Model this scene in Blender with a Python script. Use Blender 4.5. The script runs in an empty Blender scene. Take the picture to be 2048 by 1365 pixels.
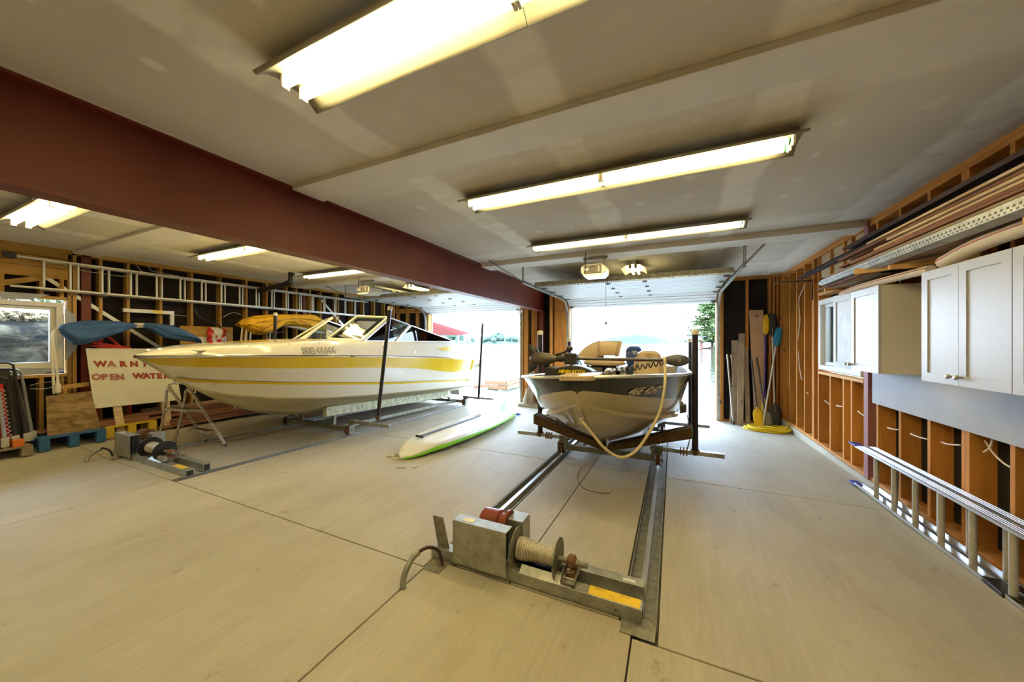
import bpy, bmesh, math, random
from mathutils import Vector, Matrix
from mathutils.bvhtree import BVHTree
random.seed(7)
scn = bpy.context.scene
COL = scn.collection
PI = math.pi
# ---------------------------------------------------------------- camera, sky, sun, exposure
YAW = math.radians(24.9)
cam_d = bpy.data.cameras.new('camera'); cam = bpy.data.objects.new('camera', cam_d); COL.objects.link(cam)
cam.location = (0, 0, 1.5); cam.rotation_euler = (PI/2, 0, YAW)
cam_d.sensor_width = 36; cam_d.lens = 36*692/2048; cam_d.shift_y = 2.5/2048; cam_d.clip_start = .05; cam_d.clip_end = 6000
scn.camera = cam
world = bpy.data.worlds.new('world'); scn.world = world; world.use_nodes = True
wn = world.node_tree.nodes; wl = world.node_tree.links
bg = wn['Background']
tc = wn.new('ShaderNodeTexCoord'); sep = wn.new('ShaderNodeSeparateXYZ'); wl.new(tc.outputs['Generated'], sep.inputs[0])
cr = wn.new('ShaderNodeValToRGB'); wl.new(sep.outputs['Z'], cr.inputs[0])
cr.color_ramp.elements[0].position = 0.0; cr.color_ramp.elements[0].color = (.66, .81, 1, 1)
cr.color_ramp.elements[1].position = .6; cr.color_ramp.elements[1].color = (.50, .70, 1, 1)
wl.new(cr.outputs[0], bg.inputs[0]); bg.inputs[1].default_value = 8.5
sun_d = bpy.data.lights.new('sun', 'SUN'); sun_d.energy = 2.0; sun_d.angle = .05; sun_d.color = (1, .95, .86)
sun = bpy.data.objects.new('sun', sun_d); COL.objects.link(sun); sun.rotation_euler = (math.radians(38), 0, math.radians(-75)); sun.location = (0, 0, 20)
scn.view_settings.view_transform = 'Standard'; scn.view_settings.look = 'None'
scn.view_settings.exposure = 1.63; scn.view_settings.gamma = 1; scn.view_settings.use_curve_mapping = False
TUBE = 11.0      # strength of the fluorescent tubes

# ---------------------------------------------------------------- helpers
S_, C_ = math.sin(YAW), math.cos(YAW)
def zf(X, Y):                      # height of the sloping slab
    return -0.0255*max(0, Y-1.9) + .07*min(1, max(0, (-X-6.6)/1.4))
def wloc(o):
    v = Vector((0, 0, 0))
    while o is not None: v = v + o.location; o = o.parent
    return v
class MB:
    def __init__(s): s.v = []; s.f = []; s.m = []
    def add(s, vs, fs, mi=0):
        b = len(s.v); s.v += [Vector(x) for x in vs]; s.f += [tuple(b+i for i in f) for f in fs]; s.m += [mi]*len(fs); return s
    def box(s, x0, x1, y0, y1, z0, z1, mi=0):
        vs = [(x0,y0,z0),(x1,y0,z0),(x1,y1,z0),(x0,y1,z0),(x0,y0,z1),(x1,y0,z1),(x1,y1,z1),(x0,y1,z1)]
        return s.add(vs, [(0,3,2,1),(4,5,6,7),(0,1,5,4),(1,2,6,5),(2,3,7,6),(3,0,4,7)], mi)
    def hexa(s, vs, mi=0):         # 4 bottom then 4 top points
        return s.add(vs, [(0,3,2,1),(4,5,6,7),(0,1,5,4),(1,2,6,5),(2,3,7,6),(3,0,4,7)], mi)
    def bar(s, p, q, w, h, up=(0,0,1), mi=0):   # w sideways, h along up
        p = Vector(p); q = Vector(q); d = (q-p).normalized(); up = Vector(up)
        if abs(d.dot(up)) > .98: up = Vector((0,1,0)) if abs(d.y) < .9 else Vector((1,0,0))
        x = d.cross(up).normalized(); z = x.cross(d).normalized()
        c = [(-w/2,-h/2),(w/2,-h/2),(w/2,h/2),(-w/2,h/2)]
        vs = [p+x*a+z*b for a, b in c]+[q+x*a+z*b for a, b in c]
        return s.add(vs, [(3,2,1,0),(4,5,6,7),(0,1,5,4),(1,2,6,5),(2,3,7,6),(3,0,4,7)], mi)
    def tube(s, pts, r, seg=10, cap=True, mi=0, sy=1.0):
        pts = [Vector(p) for p in pts]; n = len(pts)
        rs = r if isinstance(r, (list, tuple)) else [r]*n
        base = len(s.v); prev = None
        for i, p in enumerate(pts):
            d = (pts[min(i+1, n-1)]-pts[max(i-1, 0)])
            if d.length < 1e-9: d = Vector((0,0,1))
            d.normalize()
            if prev is None:
                u = Vector((0,0,1)) if abs(d.z) < .9 else Vector((1,0,0))
                x = d.cross(u).normalized()
            else:
                x = (prev - d*prev.dot(d)); x = x.normalized() if x.length > 1e-6 else d.orthogonal().normalized()
            prev = x; y = d.cross(x)
            for k in range(seg):
                a = 2*PI*k/seg; s.v.append(p + (x*math.cos(a)+y*math.sin(a)*sy)*rs[i])
        for i in range(n-1):
            for k in range(seg):
                a = base+i*seg+k; b = base+i*seg+(k+1) % seg
                s.f.append((a, b, b+seg, a+seg)); s.m.append(mi)
        if cap:
            s.f.append(tuple(base+k for k in reversed(range(seg)))); s.m.append(mi)
            s.f.append(tuple(base+(n-1)*seg+k for k in range(seg))); s.m.append(mi)
        return s
    def cyl(s, p, q, r, seg=16, mi=0): return s.tube([p, q], r, seg, True, mi)
    def lathe(s, o, ax, prof, seg=18, mi=0):    # prof: (distance along ax, radius)
        o = Vector(o); ax = Vector(ax).normalized()
        return s.tube([o+ax*a for a, _ in prof], [max(b, .0004) for _, b in prof], seg, True, mi) if len(set(round(a,6) for a,_ in prof)) == len(prof) else s._lathe(o, ax, prof, seg, mi)
    def _lathe(s, o, ax, prof, seg, mi):
        x = ax.orthogonal().normalized(); y = ax.cross(x); base = len(s.v)
        for a, r in prof:
            for k in range(seg):
                t = 2*PI*k/seg; s.v.append(o+ax*a+(x*math.cos(t)+y*math.sin(t))*max(r, .0004))
        for i in range(len(prof)-1):
            for k in range(seg):
                a = base+i*seg+k; b = base+i*seg+(k+1) % seg
                s.f.append((a, b, b+seg, a+seg)); s.m.append(mi)
        s.f.append(tuple(base+k for k in reversed(range(seg)))); s.m.append(mi)
        s.f.append(tuple(base+(len(prof)-1)*seg+k for k in range(seg))); s.m.append(mi)
        return s
    def prism(s, poly, t, mi=0):                # poly: 3D points, t: extrusion vector
        n = len(poly); t = Vector(t); vs = [Vector(p) for p in poly]; vs += [p+t for p in vs]
        fs = [tuple(reversed(range(n))), tuple(range(n, 2*n))]+[(i, (i+1) % n, (i+1) % n+n, i+n) for i in range(n)]
        return s.add(vs, fs, mi)
    def grid(s, rows, mi=0, close=False, mif=None):
        base = len(s.v); m = len(rows[0])
        for r in rows: s.v += [Vector(p) for p in r]
        for i in range(len(rows)-1):
            for k in range(m if close else m-1):
                a = base+i*m+k; b = base+i*m+(k+1) % m
                s.f.append((a, b, b+m, a+m)); s.m.append(mif(i, k) if mif else mi)
        return s
    def blob(s, c, r, seg=14, rings=8, mi=0, p=2.0):   # (super)ellipsoid
        c = Vector(c); rows = []
        sp = lambda v: math.copysign(abs(v)**(2/p), v)
        for i in range(rings+1):
            t = PI*i/rings-PI/2
            rows.append([c+Vector((r[0]*sp(math.cos(t))*sp(math.cos(2*PI*k/seg)), r[1]*sp(math.cos(t))*sp(math.sin(2*PI*k/seg)), r[2]*sp(math.sin(t)))) for k in range(seg)])
        return s.grid(rows, mi, True)
    def xf(s, M):
        s.v = [M @ p for p in s.v]; return s
    def build(s, name, mat, parent=None, smooth=False, bevel=0, label=None, kind=None, weld=False, solid=0, sub=0):
        lo = Vector([min(p[i] for p in s.v) for i in range(3)]); hi = Vector([max(p[i] for p in s.v) for i in range(3)])
        o0 = Vector(((lo.x+hi.x)/2, (lo.y+hi.y)/2, lo.z))
        me = bpy.data.meshes.new(name); me.from_pydata([tuple(p-o0) for p in s.v], [], s.f)
        mats = mat if isinstance(mat, (list, tuple)) else [mat]
        for m in mats: me.materials.append(m)
        if len(mats) > 1:
            for p, k in zip(me.polygons, s.m): p.material_index = k
        bm = bmesh.new(); bm.from_mesh(me)
        if weld: bmesh.ops.remove_doubles(bm, verts=bm.verts, dist=1e-4)
        bmesh.ops.recalc_face_normals(bm, faces=bm.faces)
        bm.to_mesh(me); bm.free()
        if smooth:
            for p in me.polygons: p.use_smooth = True
            if smooth != 'all': me.set_sharp_from_angle(angle=math.radians(38))
        o = bpy.data.objects.new(name, me); COL.objects.link(o)
        o.location = o0 - (wloc(parent) if parent else Vector((0,0,0)))
        if parent: o.parent = parent
        if bevel:
            b = o.modifiers.new('bevel', 'BEVEL'); b.width = bevel; b.segments = 2; b.limit_method = 'ANGLE'; b.angle_limit = math.radians(50)
        if solid:
            b = o.modifiers.new('solid', 'SOLIDIFY'); b.thickness = solid; b.offset = 0
        if sub:
            b = o.modifiers.new('sub', 'SUBSURF'); b.levels = sub; b.render_levels = sub
        if label: o['label'] = label
        if kind: o['kind'] = kind
        return o
def thing(name, label, cat, loc, group=None):
    o = bpy.data.objects.new(name, None); COL.objects.link(o); o.location = loc; o.empty_display_size = .1
    o['label'] = label; o['category'] = cat
    if group: o['group'] = group
    return o
def tag(o, label, cat, group=None, kind=None):
    o['label'] = label; o['category'] = cat
    if group: o['group'] = group
    if kind: o['kind'] = kind
    return o
def struct(name, loc=(0,0,0)):
    o = bpy.data.objects.new(name, None); COL.objects.link(o); o.location = loc; o['kind'] = 'structure'; return o
def dup(root, delta, label=None, rotz=None):
    r = root.copy(); COL.objects.link(r); r.location = root.location+Vector(delta)
    if rotz is not None: r.rotation_euler = (0, 0, rotz)
    if label: r['label'] = label
    for ch in list(root.children):
        c = ch.copy(); COL.objects.link(c); c.parent = r
        for g in ch.children:
            d = g.copy(); COL.objects.link(d); d.parent = c
    return r
def arc(c, r, a0, a1, n, ax='xz'):
    out = []
    for i in range(n+1):
        a = math.radians(a0+(a1-a0)*i/n); u, w = r*math.cos(a), r*math.sin(a)
        out.append((c[0]+u, c[1], c[2]+w) if ax == 'xz' else (c[0], c[1]+u, c[2]+w) if ax == 'yz' else (c[0]+u, c[1]+w, c[2]))
    return out
def lerp(a, b, t): return a+(b-a)*t
def interp(tab, x):
    if x <= tab[0][0]: return tab[0][1]
    for (a, u), (b, w) in zip(tab, tab[1:]):
        if x <= b: return u+(w-u)*(x-a)/(b-a)
    return tab[-1][1]
def catmull(pts, n=6):
    pts = [Vector(p) for p in pts]; P = [pts[0]]+pts+[pts[-1]]; out = []
    for i in range(1, len(P)-2):
        for k in range(n):
            t = k/n; a, b, c, d = P[i-1], P[i], P[i+1], P[i+2]
            out.append(.5*((2*b)+(c-a)*t+(2*a-5*b+4*c-d)*t*t+(3*b-a-3*c+d)*t**3))
    out.append(pts[-1]); return out
def text_mesh(body, size, extrude=0, offset=0, shear=0, bold=False, space=1.0, align='CENTER'):
    c = bpy.data.curves.new('text', 'FONT'); c.body = body; c.size = size; c.extrude = extrude; c.offset = offset; c.shear = shear
    c.space_character = space; c.align_x = align; c.align_y = 'CENTER'; c.resolution_u = 3
    o = bpy.data.objects.new('text', c); COL.objects.link(o)
    bpy.context.view_layer.update()
    me = bpy.data.meshes.new_from_object(o.evaluated_get(bpy.context.evaluated_depsgraph_get()))
    vs = [v.co.copy() for v in me.vertices]; fs = [tuple(p.vertices) for p in me.polygons]
    bpy.data.objects.remove(o); bpy.data.curves.remove(c); bpy.data.meshes.remove(me)
    return vs, fs
def text_part(name, body, size, o, x, y, mat, parent, bvh=None, ray=None, lift=.003, **kw):
    vs, fs = text_mesh(body, size, **kw); o = Vector(o); x = Vector(x).normalized(); y = Vector(y).normalized(); z = x.cross(y)
    mb = MB(); P = [o+x*v.x+y*v.y+z*v.z for v in vs]
    if bvh is not None:
        Q = []; r = Vector(ray).normalized()
        for p in P:
            h = bvh.ray_cast(p-r*1.5, r, 3.0)
            Q.append(h[0]-r*lift if h[0] is not None else p)
        P = Q
    mb.add(P, fs); return mb.build(name, mat, parent)

# ---------------------------------------------------------------- materials
def mat(name, col, rough=.6, metal=0, var=0, vs=6, bump=0, bs=40, emit=0, alpha=None, coat=0, spec=.5, stretch=(1,1,1), col2=None, trans=0, ior=1.45):
    m = bpy.data.materials.new(name); m.use_nodes = True; nt = m.node_tree; n = nt.nodes; l = nt.links; b = n['Principled BSDF']
    b.inputs['Base Color'].default_value = (*col, 1); b.inputs['Roughness'].default_value = rough; b.inputs['Metallic'].default_value = metal
    b.inputs['Specular IOR Level'].default_value = spec
    if coat: b.inputs['Coat Weight'].default_value = coat; b.inputs['Coat Roughness'].default_value = .08
    if trans: b.inputs['Transmission Weight'].default_value = trans; b.inputs['IOR'].default_value = ior
    if emit: b.inputs['Emission Color'].default_value = (*col, 1); b.inputs['Emission Strength'].default_value = emit
    if var or bump:
        t = n.new('ShaderNodeTexCoord'); mp = n.new('ShaderNodeMapping'); mp.inputs['Scale'].default_value = stretch; l.new(t.outputs['Object'], mp.inputs[0])
        if var:
            nz = n.new('ShaderNodeTexNoise'); nz.inputs['Scale'].default_value = vs; nz.inputs['Detail'].default_value = 6; nz.inputs['Roughness'].default_value = .6
            l.new(mp.outputs[0], nz.inputs['Vector'])
            r = n.new('ShaderNodeValToRGB'); r.color_ramp.elements[0].position = .32; r.color_ramp.elements[1].position = .68
            c2 = col2 if col2 else tuple(c*(1-var) for c in col)
            r.color_ramp.elements[0].color = (*c2, 1); r.color_ramp.elements[1].color = (*(col if col2 else tuple(min(1, c*(1+var*.6)) for c in col)), 1)
            l.new(nz.outputs['Fac'], r.inputs[0]); l.new(r.outputs[0], b.inputs['Base Color'])
        if bump:
            nz2 = n.new('ShaderNodeTexNoise'); nz2.inputs['Scale'].default_value = bs; nz2.inputs['Detail'].default_value = 4; l.new(mp.outputs[0], nz2.inputs['Vector'])
            bp = n.new('ShaderNodeBump'); bp.inputs['Strength'].default_value = bump; bp.inputs['Distance'].default_value = .01; l.new(nz2.outputs['Fac'], bp.inputs['Height']); l.new(bp.outputs[0], b.inputs['Normal'])
    return m
def wood(name, c1, c2, stretch=(1,1,1), scale=9, rough=.7, knots=True, kc=(.08,.03,.01)):
    m = bpy.data.materials.new(name); m.use_nodes = True; nt = m.node_tree; n = nt.nodes; l = nt.links; b = n['Principled BSDF']; b.inputs['Roughness'].default_value = rough
    b.inputs['Specular IOR Level'].default_value = .25
    t = n.new('ShaderNodeTexCoord'); oi = n.new('ShaderNodeObjectInfo'); ad = n.new('ShaderNodeVectorMath'); ad.operation = 'ADD'
    mr = n.new('ShaderNodeMath'); mr.operation = 'MULTIPLY'; mr.inputs[1].default_value = 37; l.new(oi.outputs['Random'], mr.inputs[0])
    l.new(t.outputs['Object'], ad.inputs[0]); l.new(mr.outputs[0], ad.inputs[1])
    mp = n.new('ShaderNodeMapping'); mp.inputs['Scale'].default_value = stretch; l.new(ad.outputs[0], mp.inputs[0])
    nz = n.new('ShaderNodeTexNoise'); nz.inputs['Scale'].default_value = scale; nz.inputs['Detail'].default_value = 5; nz.inputs['Distortion'].default_value = 1.2; l.new(mp.outputs[0], nz.inputs['Vector'])
    r = n.new('ShaderNodeValToRGB'); r.color_ramp.elements[0].position = .3; r.color_ramp.elements[1].position = .65
    r.color_ramp.elements[0].color = (*c2, 1); r.color_ramp.elements[1].color = (*c1, 1); l.new(nz.outputs['Fac'], r.inputs[0])
    out = r.outputs[0]
    hs = n.new('ShaderNodeHueSaturation'); mr2 = n.new('ShaderNodeMapRange'); mr2.inputs[3].default_value = .82; mr2.inputs[4].default_value = 1.12
    l.new(oi.outputs['Random'], mr2.inputs[0]); l.new(mr2.outputs[0], hs.inputs['Value']); l.new(out, hs.inputs['Color']); out = hs.outputs[0]
    if knots:
        vo = n.new('ShaderNodeTexVoronoi'); vo.inputs['Scale'].default_value = 3.2
        mp2 = n.new('ShaderNodeMapping'); mp2.inputs['Scale'].default_value = tuple(max(.75, x) if x < 1 else 1 for x in stretch); l.new(ad.outputs[0], mp2.inputs[0]); l.new(mp2.outputs[0], vo.inputs['Vector'])
        k = n.new('ShaderNodeMapRange'); k.inputs[1].default_value = .045; k.inputs[2].default_value = .075; k.inputs[3].default_value = 1; k.inputs[4].default_value = 0; l.new(vo.outputs['Distance'], k.inputs[0])
        mx = n.new('ShaderNodeMix'); mx.data_type = 'RGBA'; l.new(k.outputs[0], mx.inputs[0]); l.new(out, mx.inputs[6]); mx.inputs[7].default_value = (*kc, 1); out = mx.outputs[2]
    l.new(out, b.inputs['Base Color'])
    return m
M = {}
zs = (1, 1, .12); ys = (1, .12, 1); xs = (.12, 1, 1)
M['stud'] = wood('stud_wood', (.60,.27,.065), (.46,.18,.035), zs)
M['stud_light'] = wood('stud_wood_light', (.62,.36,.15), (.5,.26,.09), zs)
M['plate'] = wood('plate_wood', (.60,.27,.065), (.46,.18,.035), ys)
M['plate_x'] = wood('plate_wood_x', (.60,.27,.07), (.46,.18,.04), xs)
M['stud_l'] = wood('stud_wood_left', (.52,.31,.09), (.38,.20,.05), zs)
M['plate_l'] = wood('plate_wood_left', (.52,.31,.09), (.38,.20,.05), ys)
M['old_y'] = wood('old_board', (.46,.33,.22), (.26,.17,.10), ys, 14)
M['old_z'] = wood('old_board_upright', (.42,.33,.25), (.25,.18,.13), zs, 14)
M['red_y'] = wood('red_board', (.30,.14,.08), (.18,.075,.045), ys, 12)
M['dark_y'] = wood('dark_trim', (.085,.055,.06), (.04,.025,.03), ys, 12, knots=False)
M['pale_y'] = wood('pale_board', (.66,.50,.34), (.50,.34,.20), ys, 14)
M['ply'] = wood('plywood', (.36,.24,.11), (.15,.085,.03), (1,.9,2.6), 5)
M['felt'] = mat('felt_paper', (.014,.009,.009), .9, var=.4, vs=5, bump=.2, bs=20)
M['galv'] = mat('galvanised_steel', (.40,.41,.38), .45, .7, var=.3, vs=14, bump=.05)
M['galv_d'] = mat('weathered_galvanised_steel', (.26,.25,.20), .6, .5, var=.4, vs=18, bump=.1)
M['alu'] = mat('aluminium', (.72,.73,.74), .32, .9, var=.08, vs=20)
M['alu_d'] = mat('dull_aluminium', (.60,.58,.52), .45, .6, var=.12, vs=20)
M['chrome'] = mat('chrome', (.8,.8,.8), .12, 1)
M['black'] = mat('black_plastic', (.018,.018,.02), .4, var=.3, vs=20)
M['rubber'] = mat('black_rubber', (.02,.018,.018), .7, bump=.1)
M['white'] = mat('white_paint', (.66,.66,.66), .45, var=.04, vs=3)
M['offwhite'] = mat('offwhite_vinyl', (.78,.74,.62), .4)
M['rust'] = mat('rusty_steel', (.22,.11,.06), .8, .3, var=.5, vs=30, bump=.3)
M['redsteel'] = mat('red_primer_steel', (.15,.020,.007), .5, 0, var=.18, vs=2.5, bump=.03, bs=60)
M['glass'] = None
def glass(name, tint, mixf=.88):
    m = bpy.data.materials.new(name); m.use_nodes = True; n = m.node_tree.nodes; l = m.node_tree.links; n.clear()
    o = n.new('ShaderNodeOutputMaterial'); tr = n.new('ShaderNodeBsdfTransparent'); gl = n.new('ShaderNodeBsdfGlossy'); mx = n.new('ShaderNodeMixShader'); fr = n.new('ShaderNodeFresnel'); fr.inputs[0].default_value = 1.5
    tr.inputs[0].default_value = (*tint, 1); gl.inputs['Roughness'].default_value = .02
    l.new(fr.outputs[0], mx.inputs[0]); l.new(tr.outputs[0], mx.inputs[1]); l.new(gl.outputs[0], mx.inputs[2]); l.new(mx.outputs[0], o.inputs[0]); return m
M['glass'] = glass('clear_glass', (.9,.95,.93)); M['glass_g'] = glass('greenish_glass', (.68,.80,.76))
def at(x, y, ax, val):             # picture point -> point on a known plane of the building (X, Y or Z = val)
    u = (x-1024)/692; v = (685-y)/692; q = Vector((-S_+C_*u, C_+S_*u, v))
    t = val/q.x if ax == 'X' else val/q.y if ax == 'Y' else (val-1.5)/q.z
    return Vector((q.x*t, q.y*t, q.z*t+1.5))
# ---------------------------------------------------------------- concrete and ceiling materials (world position based)
def concrete():
    m = bpy.data.materials.new('concrete'); m.use_nodes = True; n = m.node_tree.nodes; l = m.node_tree.links; b = n['Principled BSDF']; b.inputs['Roughness'].default_value = .62; b.inputs['Specular IOR Level'].default_value = .35
    g = n.new('ShaderNodeNewGeometry')
    def noise(sc, st, det=5, rough=.6):
        mp = n.new('ShaderNodeMapping'); mp.inputs['Scale'].default_value = st; l.new(g.outputs['Position'], mp.inputs[0])
        z = n.new('ShaderNodeTexNoise'); z.inputs['Scale'].default_value = sc; z.inputs['Detail'].default_value = det; z.inputs['Roughness'].default_value = rough; l.new(mp.outputs[0], z.inputs['Vector']); return z.outputs['Fac']
    def ramp(f, a, b_, c1, c2):
        r = n.new('ShaderNodeValToRGB'); r.color_ramp.elements[0].position = a; r.color_ramp.elements[1].position = b_; r.color_ramp.elements[0].color = (*c1, 1); r.color_ramp.elements[1].color = (*c2, 1); l.new(f, r.inputs[0]); return r.outputs[0]
    def mix(a, b_, f, mode='MULTIPLY'):
        x = n.new('ShaderNodeMix'); x.data_type = 'RGBA'; x.blend_type = mode; x.inputs[0].default_value = f; l.new(a, x.inputs[6]); l.new(b_, x.inputs[7]); return x.outputs[2]
    base = ramp(noise(.8, (1, .6, 1)), .3, .7, (.41, .37, .29), (.52, .485, .39))
    streak = ramp(noise(9, (5, .35, 1), 6, .7), .3, .62, (.80, .78, .74), (1, 1, 1))
    fine = ramp(noise(30, (6, .12, 1), 3, .6), .35, .6, (.84, .83, .80), (1, 1, 1))
    spots = ramp(noise(5, (1, 1, 1), 4, .7), .30, .36, (.66, .58, .48), (1, 1, 1))
    big = ramp(noise(1.6, (1.6, .5, 1), 6, .65), .35, .6, (.86, .84, .80), (1, 1, 1))
    grain = ramp(noise(140, (1, 1, 1), 2), .3, .6, (.86, .85, .82), (1, 1, 1))
    c = mix(base, streak, .45); c = mix(c, fine, .45); c = mix(c, spots, .6); c = mix(c, big, .8); c = mix(c, grain, .6); l.new(c, b.inputs['Base Color'])
    bp = n.new('ShaderNodeBump'); bp.inputs['Strength'].default_value = .35; bp.inputs['Distance'].default_value = .004; l.new(noise(34, (6, .12, 1), 3), bp.inputs['Height']); l.new(bp.outputs[0], b.inputs['Normal'])
    return m
M['concrete'] = concrete()
def drywall():
    m = bpy.data.materials.new('taped_drywall'); m.use_nodes = True; n = m.node_tree.nodes; l = m.node_tree.links; b = n['Principled BSDF']; b.inputs['Roughness'].default_value = .75; b.inputs['Specular IOR Level'].default_value = .25
    g = n.new('ShaderNodeNewGeometry'); sx = n.new('ShaderNodeSeparateXYZ'); l.new(g.outputs['Position'], sx.inputs[0])
    def noise(sc, st=(1,1,1), det=4):
        mp = n.new('ShaderNodeMapping'); mp.inputs['Scale'].default_value = st; l.new(g.outputs['Position'], mp.inputs[0])
        z = n.new('ShaderNodeTexNoise'); z.inputs['Scale'].default_value = sc; z.inputs['Detail'].default_value = det; l.new(mp.outputs[0], z.inputs['Vector']); return z.outputs['Fac']
    def mth(op, a, b_=None, c=None):
        x = n.new('ShaderNodeMath'); x.operation = op
        for i, v in enumerate((a, b_, c)):
            if v is None: continue
            if isinstance(v, (int, float)): x.inputs[i].default_value = v
            else: l.new(v, x.inputs[i])
        return x.outputs[0]
    def smooth(v, lo, hi, a=1, b_=0):
        r = n.new('ShaderNodeMapRange'); r.interpolation_type = 'SMOOTHSTEP'; r.inputs[1].default_value = lo; r.inputs[2].default_value = hi; r.inputs[3].default_value = a; r.inputs[4].default_value = b_; l.new(v, r.inputs[0]); return r.outputs[0]
    wob = mth('MULTIPLY', mth('SUBTRACT', noise(2.2), .5), .16)
    xx = mth('ADD', sx.outputs['X'], wob)
    band = mth('ABSOLUTE', mth('WRAP', mth('ADD', xx, 1.9), -.61, .61)); band = smooth(band, .10, .17)
    yy = mth('ADD', sx.outputs['Y'], wob)
    band2 = mth('ABSOLUTE', mth('WRAP', mth('ADD', yy, .1), -1.22, 1.22)); band2 = smooth(band2, .08, .16)
    dx = mth('WRAP', mth('ADD', sx.outputs['X'], 1.9), -.203, .203); dy = mth('WRAP', sx.outputs['Y'], -.2, .2)
    d = mth('SQRT', mth('ADD', mth('MULTIPLY', dx, dx), mth('MULTIPLY', mth('MULTIPLY', dy, dy), .45)))
    d = mth('ADD', d, mth('MULTIPLY', mth('SUBTRACT', noise(11), .5), .05)); dab = mth('MULTIPLY', smooth(d, .02, .05), smooth(noise(1.3), .42, .55, 0, .75))
    msk = mth('MAXIMUM', mth('MAXIMUM', band, mth('MULTIPLY', band2, .5)), dab)
    msk = mth('MULTIPLY', msk, smooth(noise(3, (1, 3, 1), 5), .25, .6, .45, 1))
    r = n.new('ShaderNodeValToRGB'); r.color_ramp.elements[0].position = .3; r.color_ramp.elements[1].position = .7; r.color_ramp.elements[0].color = (.62,.58,.52,1); r.color_ramp.elements[1].color = (.72,.69,.64,1); l.new(noise(1.1, (1, 1, 1), 5), r.inputs[0])
    mx = n.new('ShaderNodeMix'); mx.data_type = 'RGBA'; l.new(msk, mx.inputs[0]); l.new(r.outputs[0], mx.inputs[6]); mx.inputs[7].default_value = (.86,.84,.80,1)
    l.new(mx.outputs[2], b.inputs['Base Color']); return m
M['drywall'] = drywall()
M['soffit'] = mat('soffit_board', (.78,.76,.72), .6, var=.06, vs=3)
# ---------------------------------------------------------------- floor
fl = MB(); fl.box(-8.6, 2.3, -4.3, 8.9, -.50, -.30); floor = fl.build('floor', M['concrete'], kind='structure')
def slab(x0, x1, y0, y1, g=.004):
    x0 += g; x1 -= g; y0 += g; y1 -= g
    xs_ = [x0]+[x for x in (-8.0, -6.6) if x0 < x < x1]+[x1]
    mb = MB(); rows = []
    for y in (y0, y1):
        rows.append([(x, y, -.30) for x in xs_]+[(x, y, zf(x, y)) for x in reversed(xs_)])
    mb.grid(rows, close=True); n_ = len(rows[0])
    mb.f.append(tuple(range(n_))); mb.m.append(0); mb.f.append(tuple(range(2*n_-1, n_-1, -1))); mb.m.append(0)
    return mb.build('slab', M['concrete'], floor, bevel=.004)
for a, b in ((-8.6,-4.95),(-4.95,-1.5),(-1.5,-.19),(-.19,2.3)): slab(a, b, -4.3, 1.945 if a == -1.5 else 1.85)
for y0, y1 in ((1.85,4.38),(4.38,8.9)):
    for a, b in ((-8.6,-6.56),(-6.46,-4.955),(-4.84,-1.51),(-1.32,-.92),(-.92,-.26),(-.07,2.3)): slab(a, b, 1.945 if (y0 < 2 and -1.4 < a < -.3) else y0, y1)
gb = MB()
for a, b in ((-6.56,-6.46),(-4.955,-4.84),(-1.51,-1.32),(-.26,-.07)):
    gb.hexa([(a,1.9,-.3),(b,1.9,-.3),(b,8.9,-.3),(a,8.9,-.3),(a,1.9,-.05),(b,1.9,-.05),(b,8.9,-.235),(a,8.9,-.235)])
gb.build('groove_bed', M['galv_d'], floor)
# ---------------------------------------------------------------- ceiling with two dropped boards
ce = MB(); ce.box(-8.4, 2.3, -4.3, 8.7, 2.86, 2.95); ceiling = ce.build('ceiling', M['drywall'], kind='structure')
for x0, x1 in ((-2.98, 2.1), (-8.1, -3.18)):
    for (y0, y1, zb) in ((1.91, 2.2, 2.82), (5.17, 5.5, 2.79)):
        s = MB(); s.box(x0, x1, y0, y1, zb, 2.86); s.build('dropped_board', M['soffit'], ceiling, bevel=.003)
# ---------------------------------------------------------------- walls
def studs(parent, ys_list, x0, x1, z0, z1, m, w=.038):
    first = None
    for y in ys_list:
        if first is None:
            first = MB().box(x0, x1, y, y+w, z0, z1).build('stud', m, parent, bevel=.002); y0_ = y
        else:
            o = first.copy(); COL.objects.link(o); o.location = first.location+Vector((0, y-y0_, 0)); o.parent = parent
WR = struct('wall_right', (2.05, 3, 0)); X1 = 1.98; X2 = 2.12
MB().box(X2, X2+.02, -4.3, 5.32, -.3, 2.86).box(X2, X2+.02, 6.62, 8.66, -.3, 2.86).box(X2, X2+.02, 5.32, 6.62, -.3, 1.09).box(X2, X2+.02, 5.32, 6.62, 2.12, 2.86).build('felt_sheathing', M['felt'], WR)
MB().box(X1-.02, X2, -4.3, 8.66, -.3, -.025).build('curb', M['concrete'], WR)
MB().box(X1, X2, -4.2, 8.6, -.025, .013).build('sill_plate', M['plate'], WR, bevel=.002)
MB().box(X1, X2, -4.2, 8.6, 2.822, 2.86).build('top_plate', M['plate'], WR, bevel=.002)
MB().box(X1, X2, -4.2, 8.6, 2.784, 2.820).build('top_plate', M['plate'], WR, bevel=.002)
studs(WR, [-4.2, -3.8, -3.4, -3.0, -2.6, -2.2, -1.8, -1.4, -1.0, -.6, -.2, .2, .6, 1.0, 1.37, 1.77, 2.17, 2.57, 2.97, 3.35, 3.39+.335, 3.765, 4.15, 4.565, 4.97, 5.24, 6.62, 6.81, 6.86, 7.22, 7.62, 8.02, 8.42, 8.47], X1, X2, .013, 2.784, M['stud'])
studs(WR, [5.56, 5.78, 6.19], X1, X2, .013, 1.03, M['stud'])
studs(WR, [5.56, 5.78, 6.19], X1, X2, 2.23, 2.784, M['stud'])
MB().box(X1-.005, X2, 5.28, 6.62, 1.03, 1.068).build('window_sill_plate', M['stud_light'], WR, bevel=.002)
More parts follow.
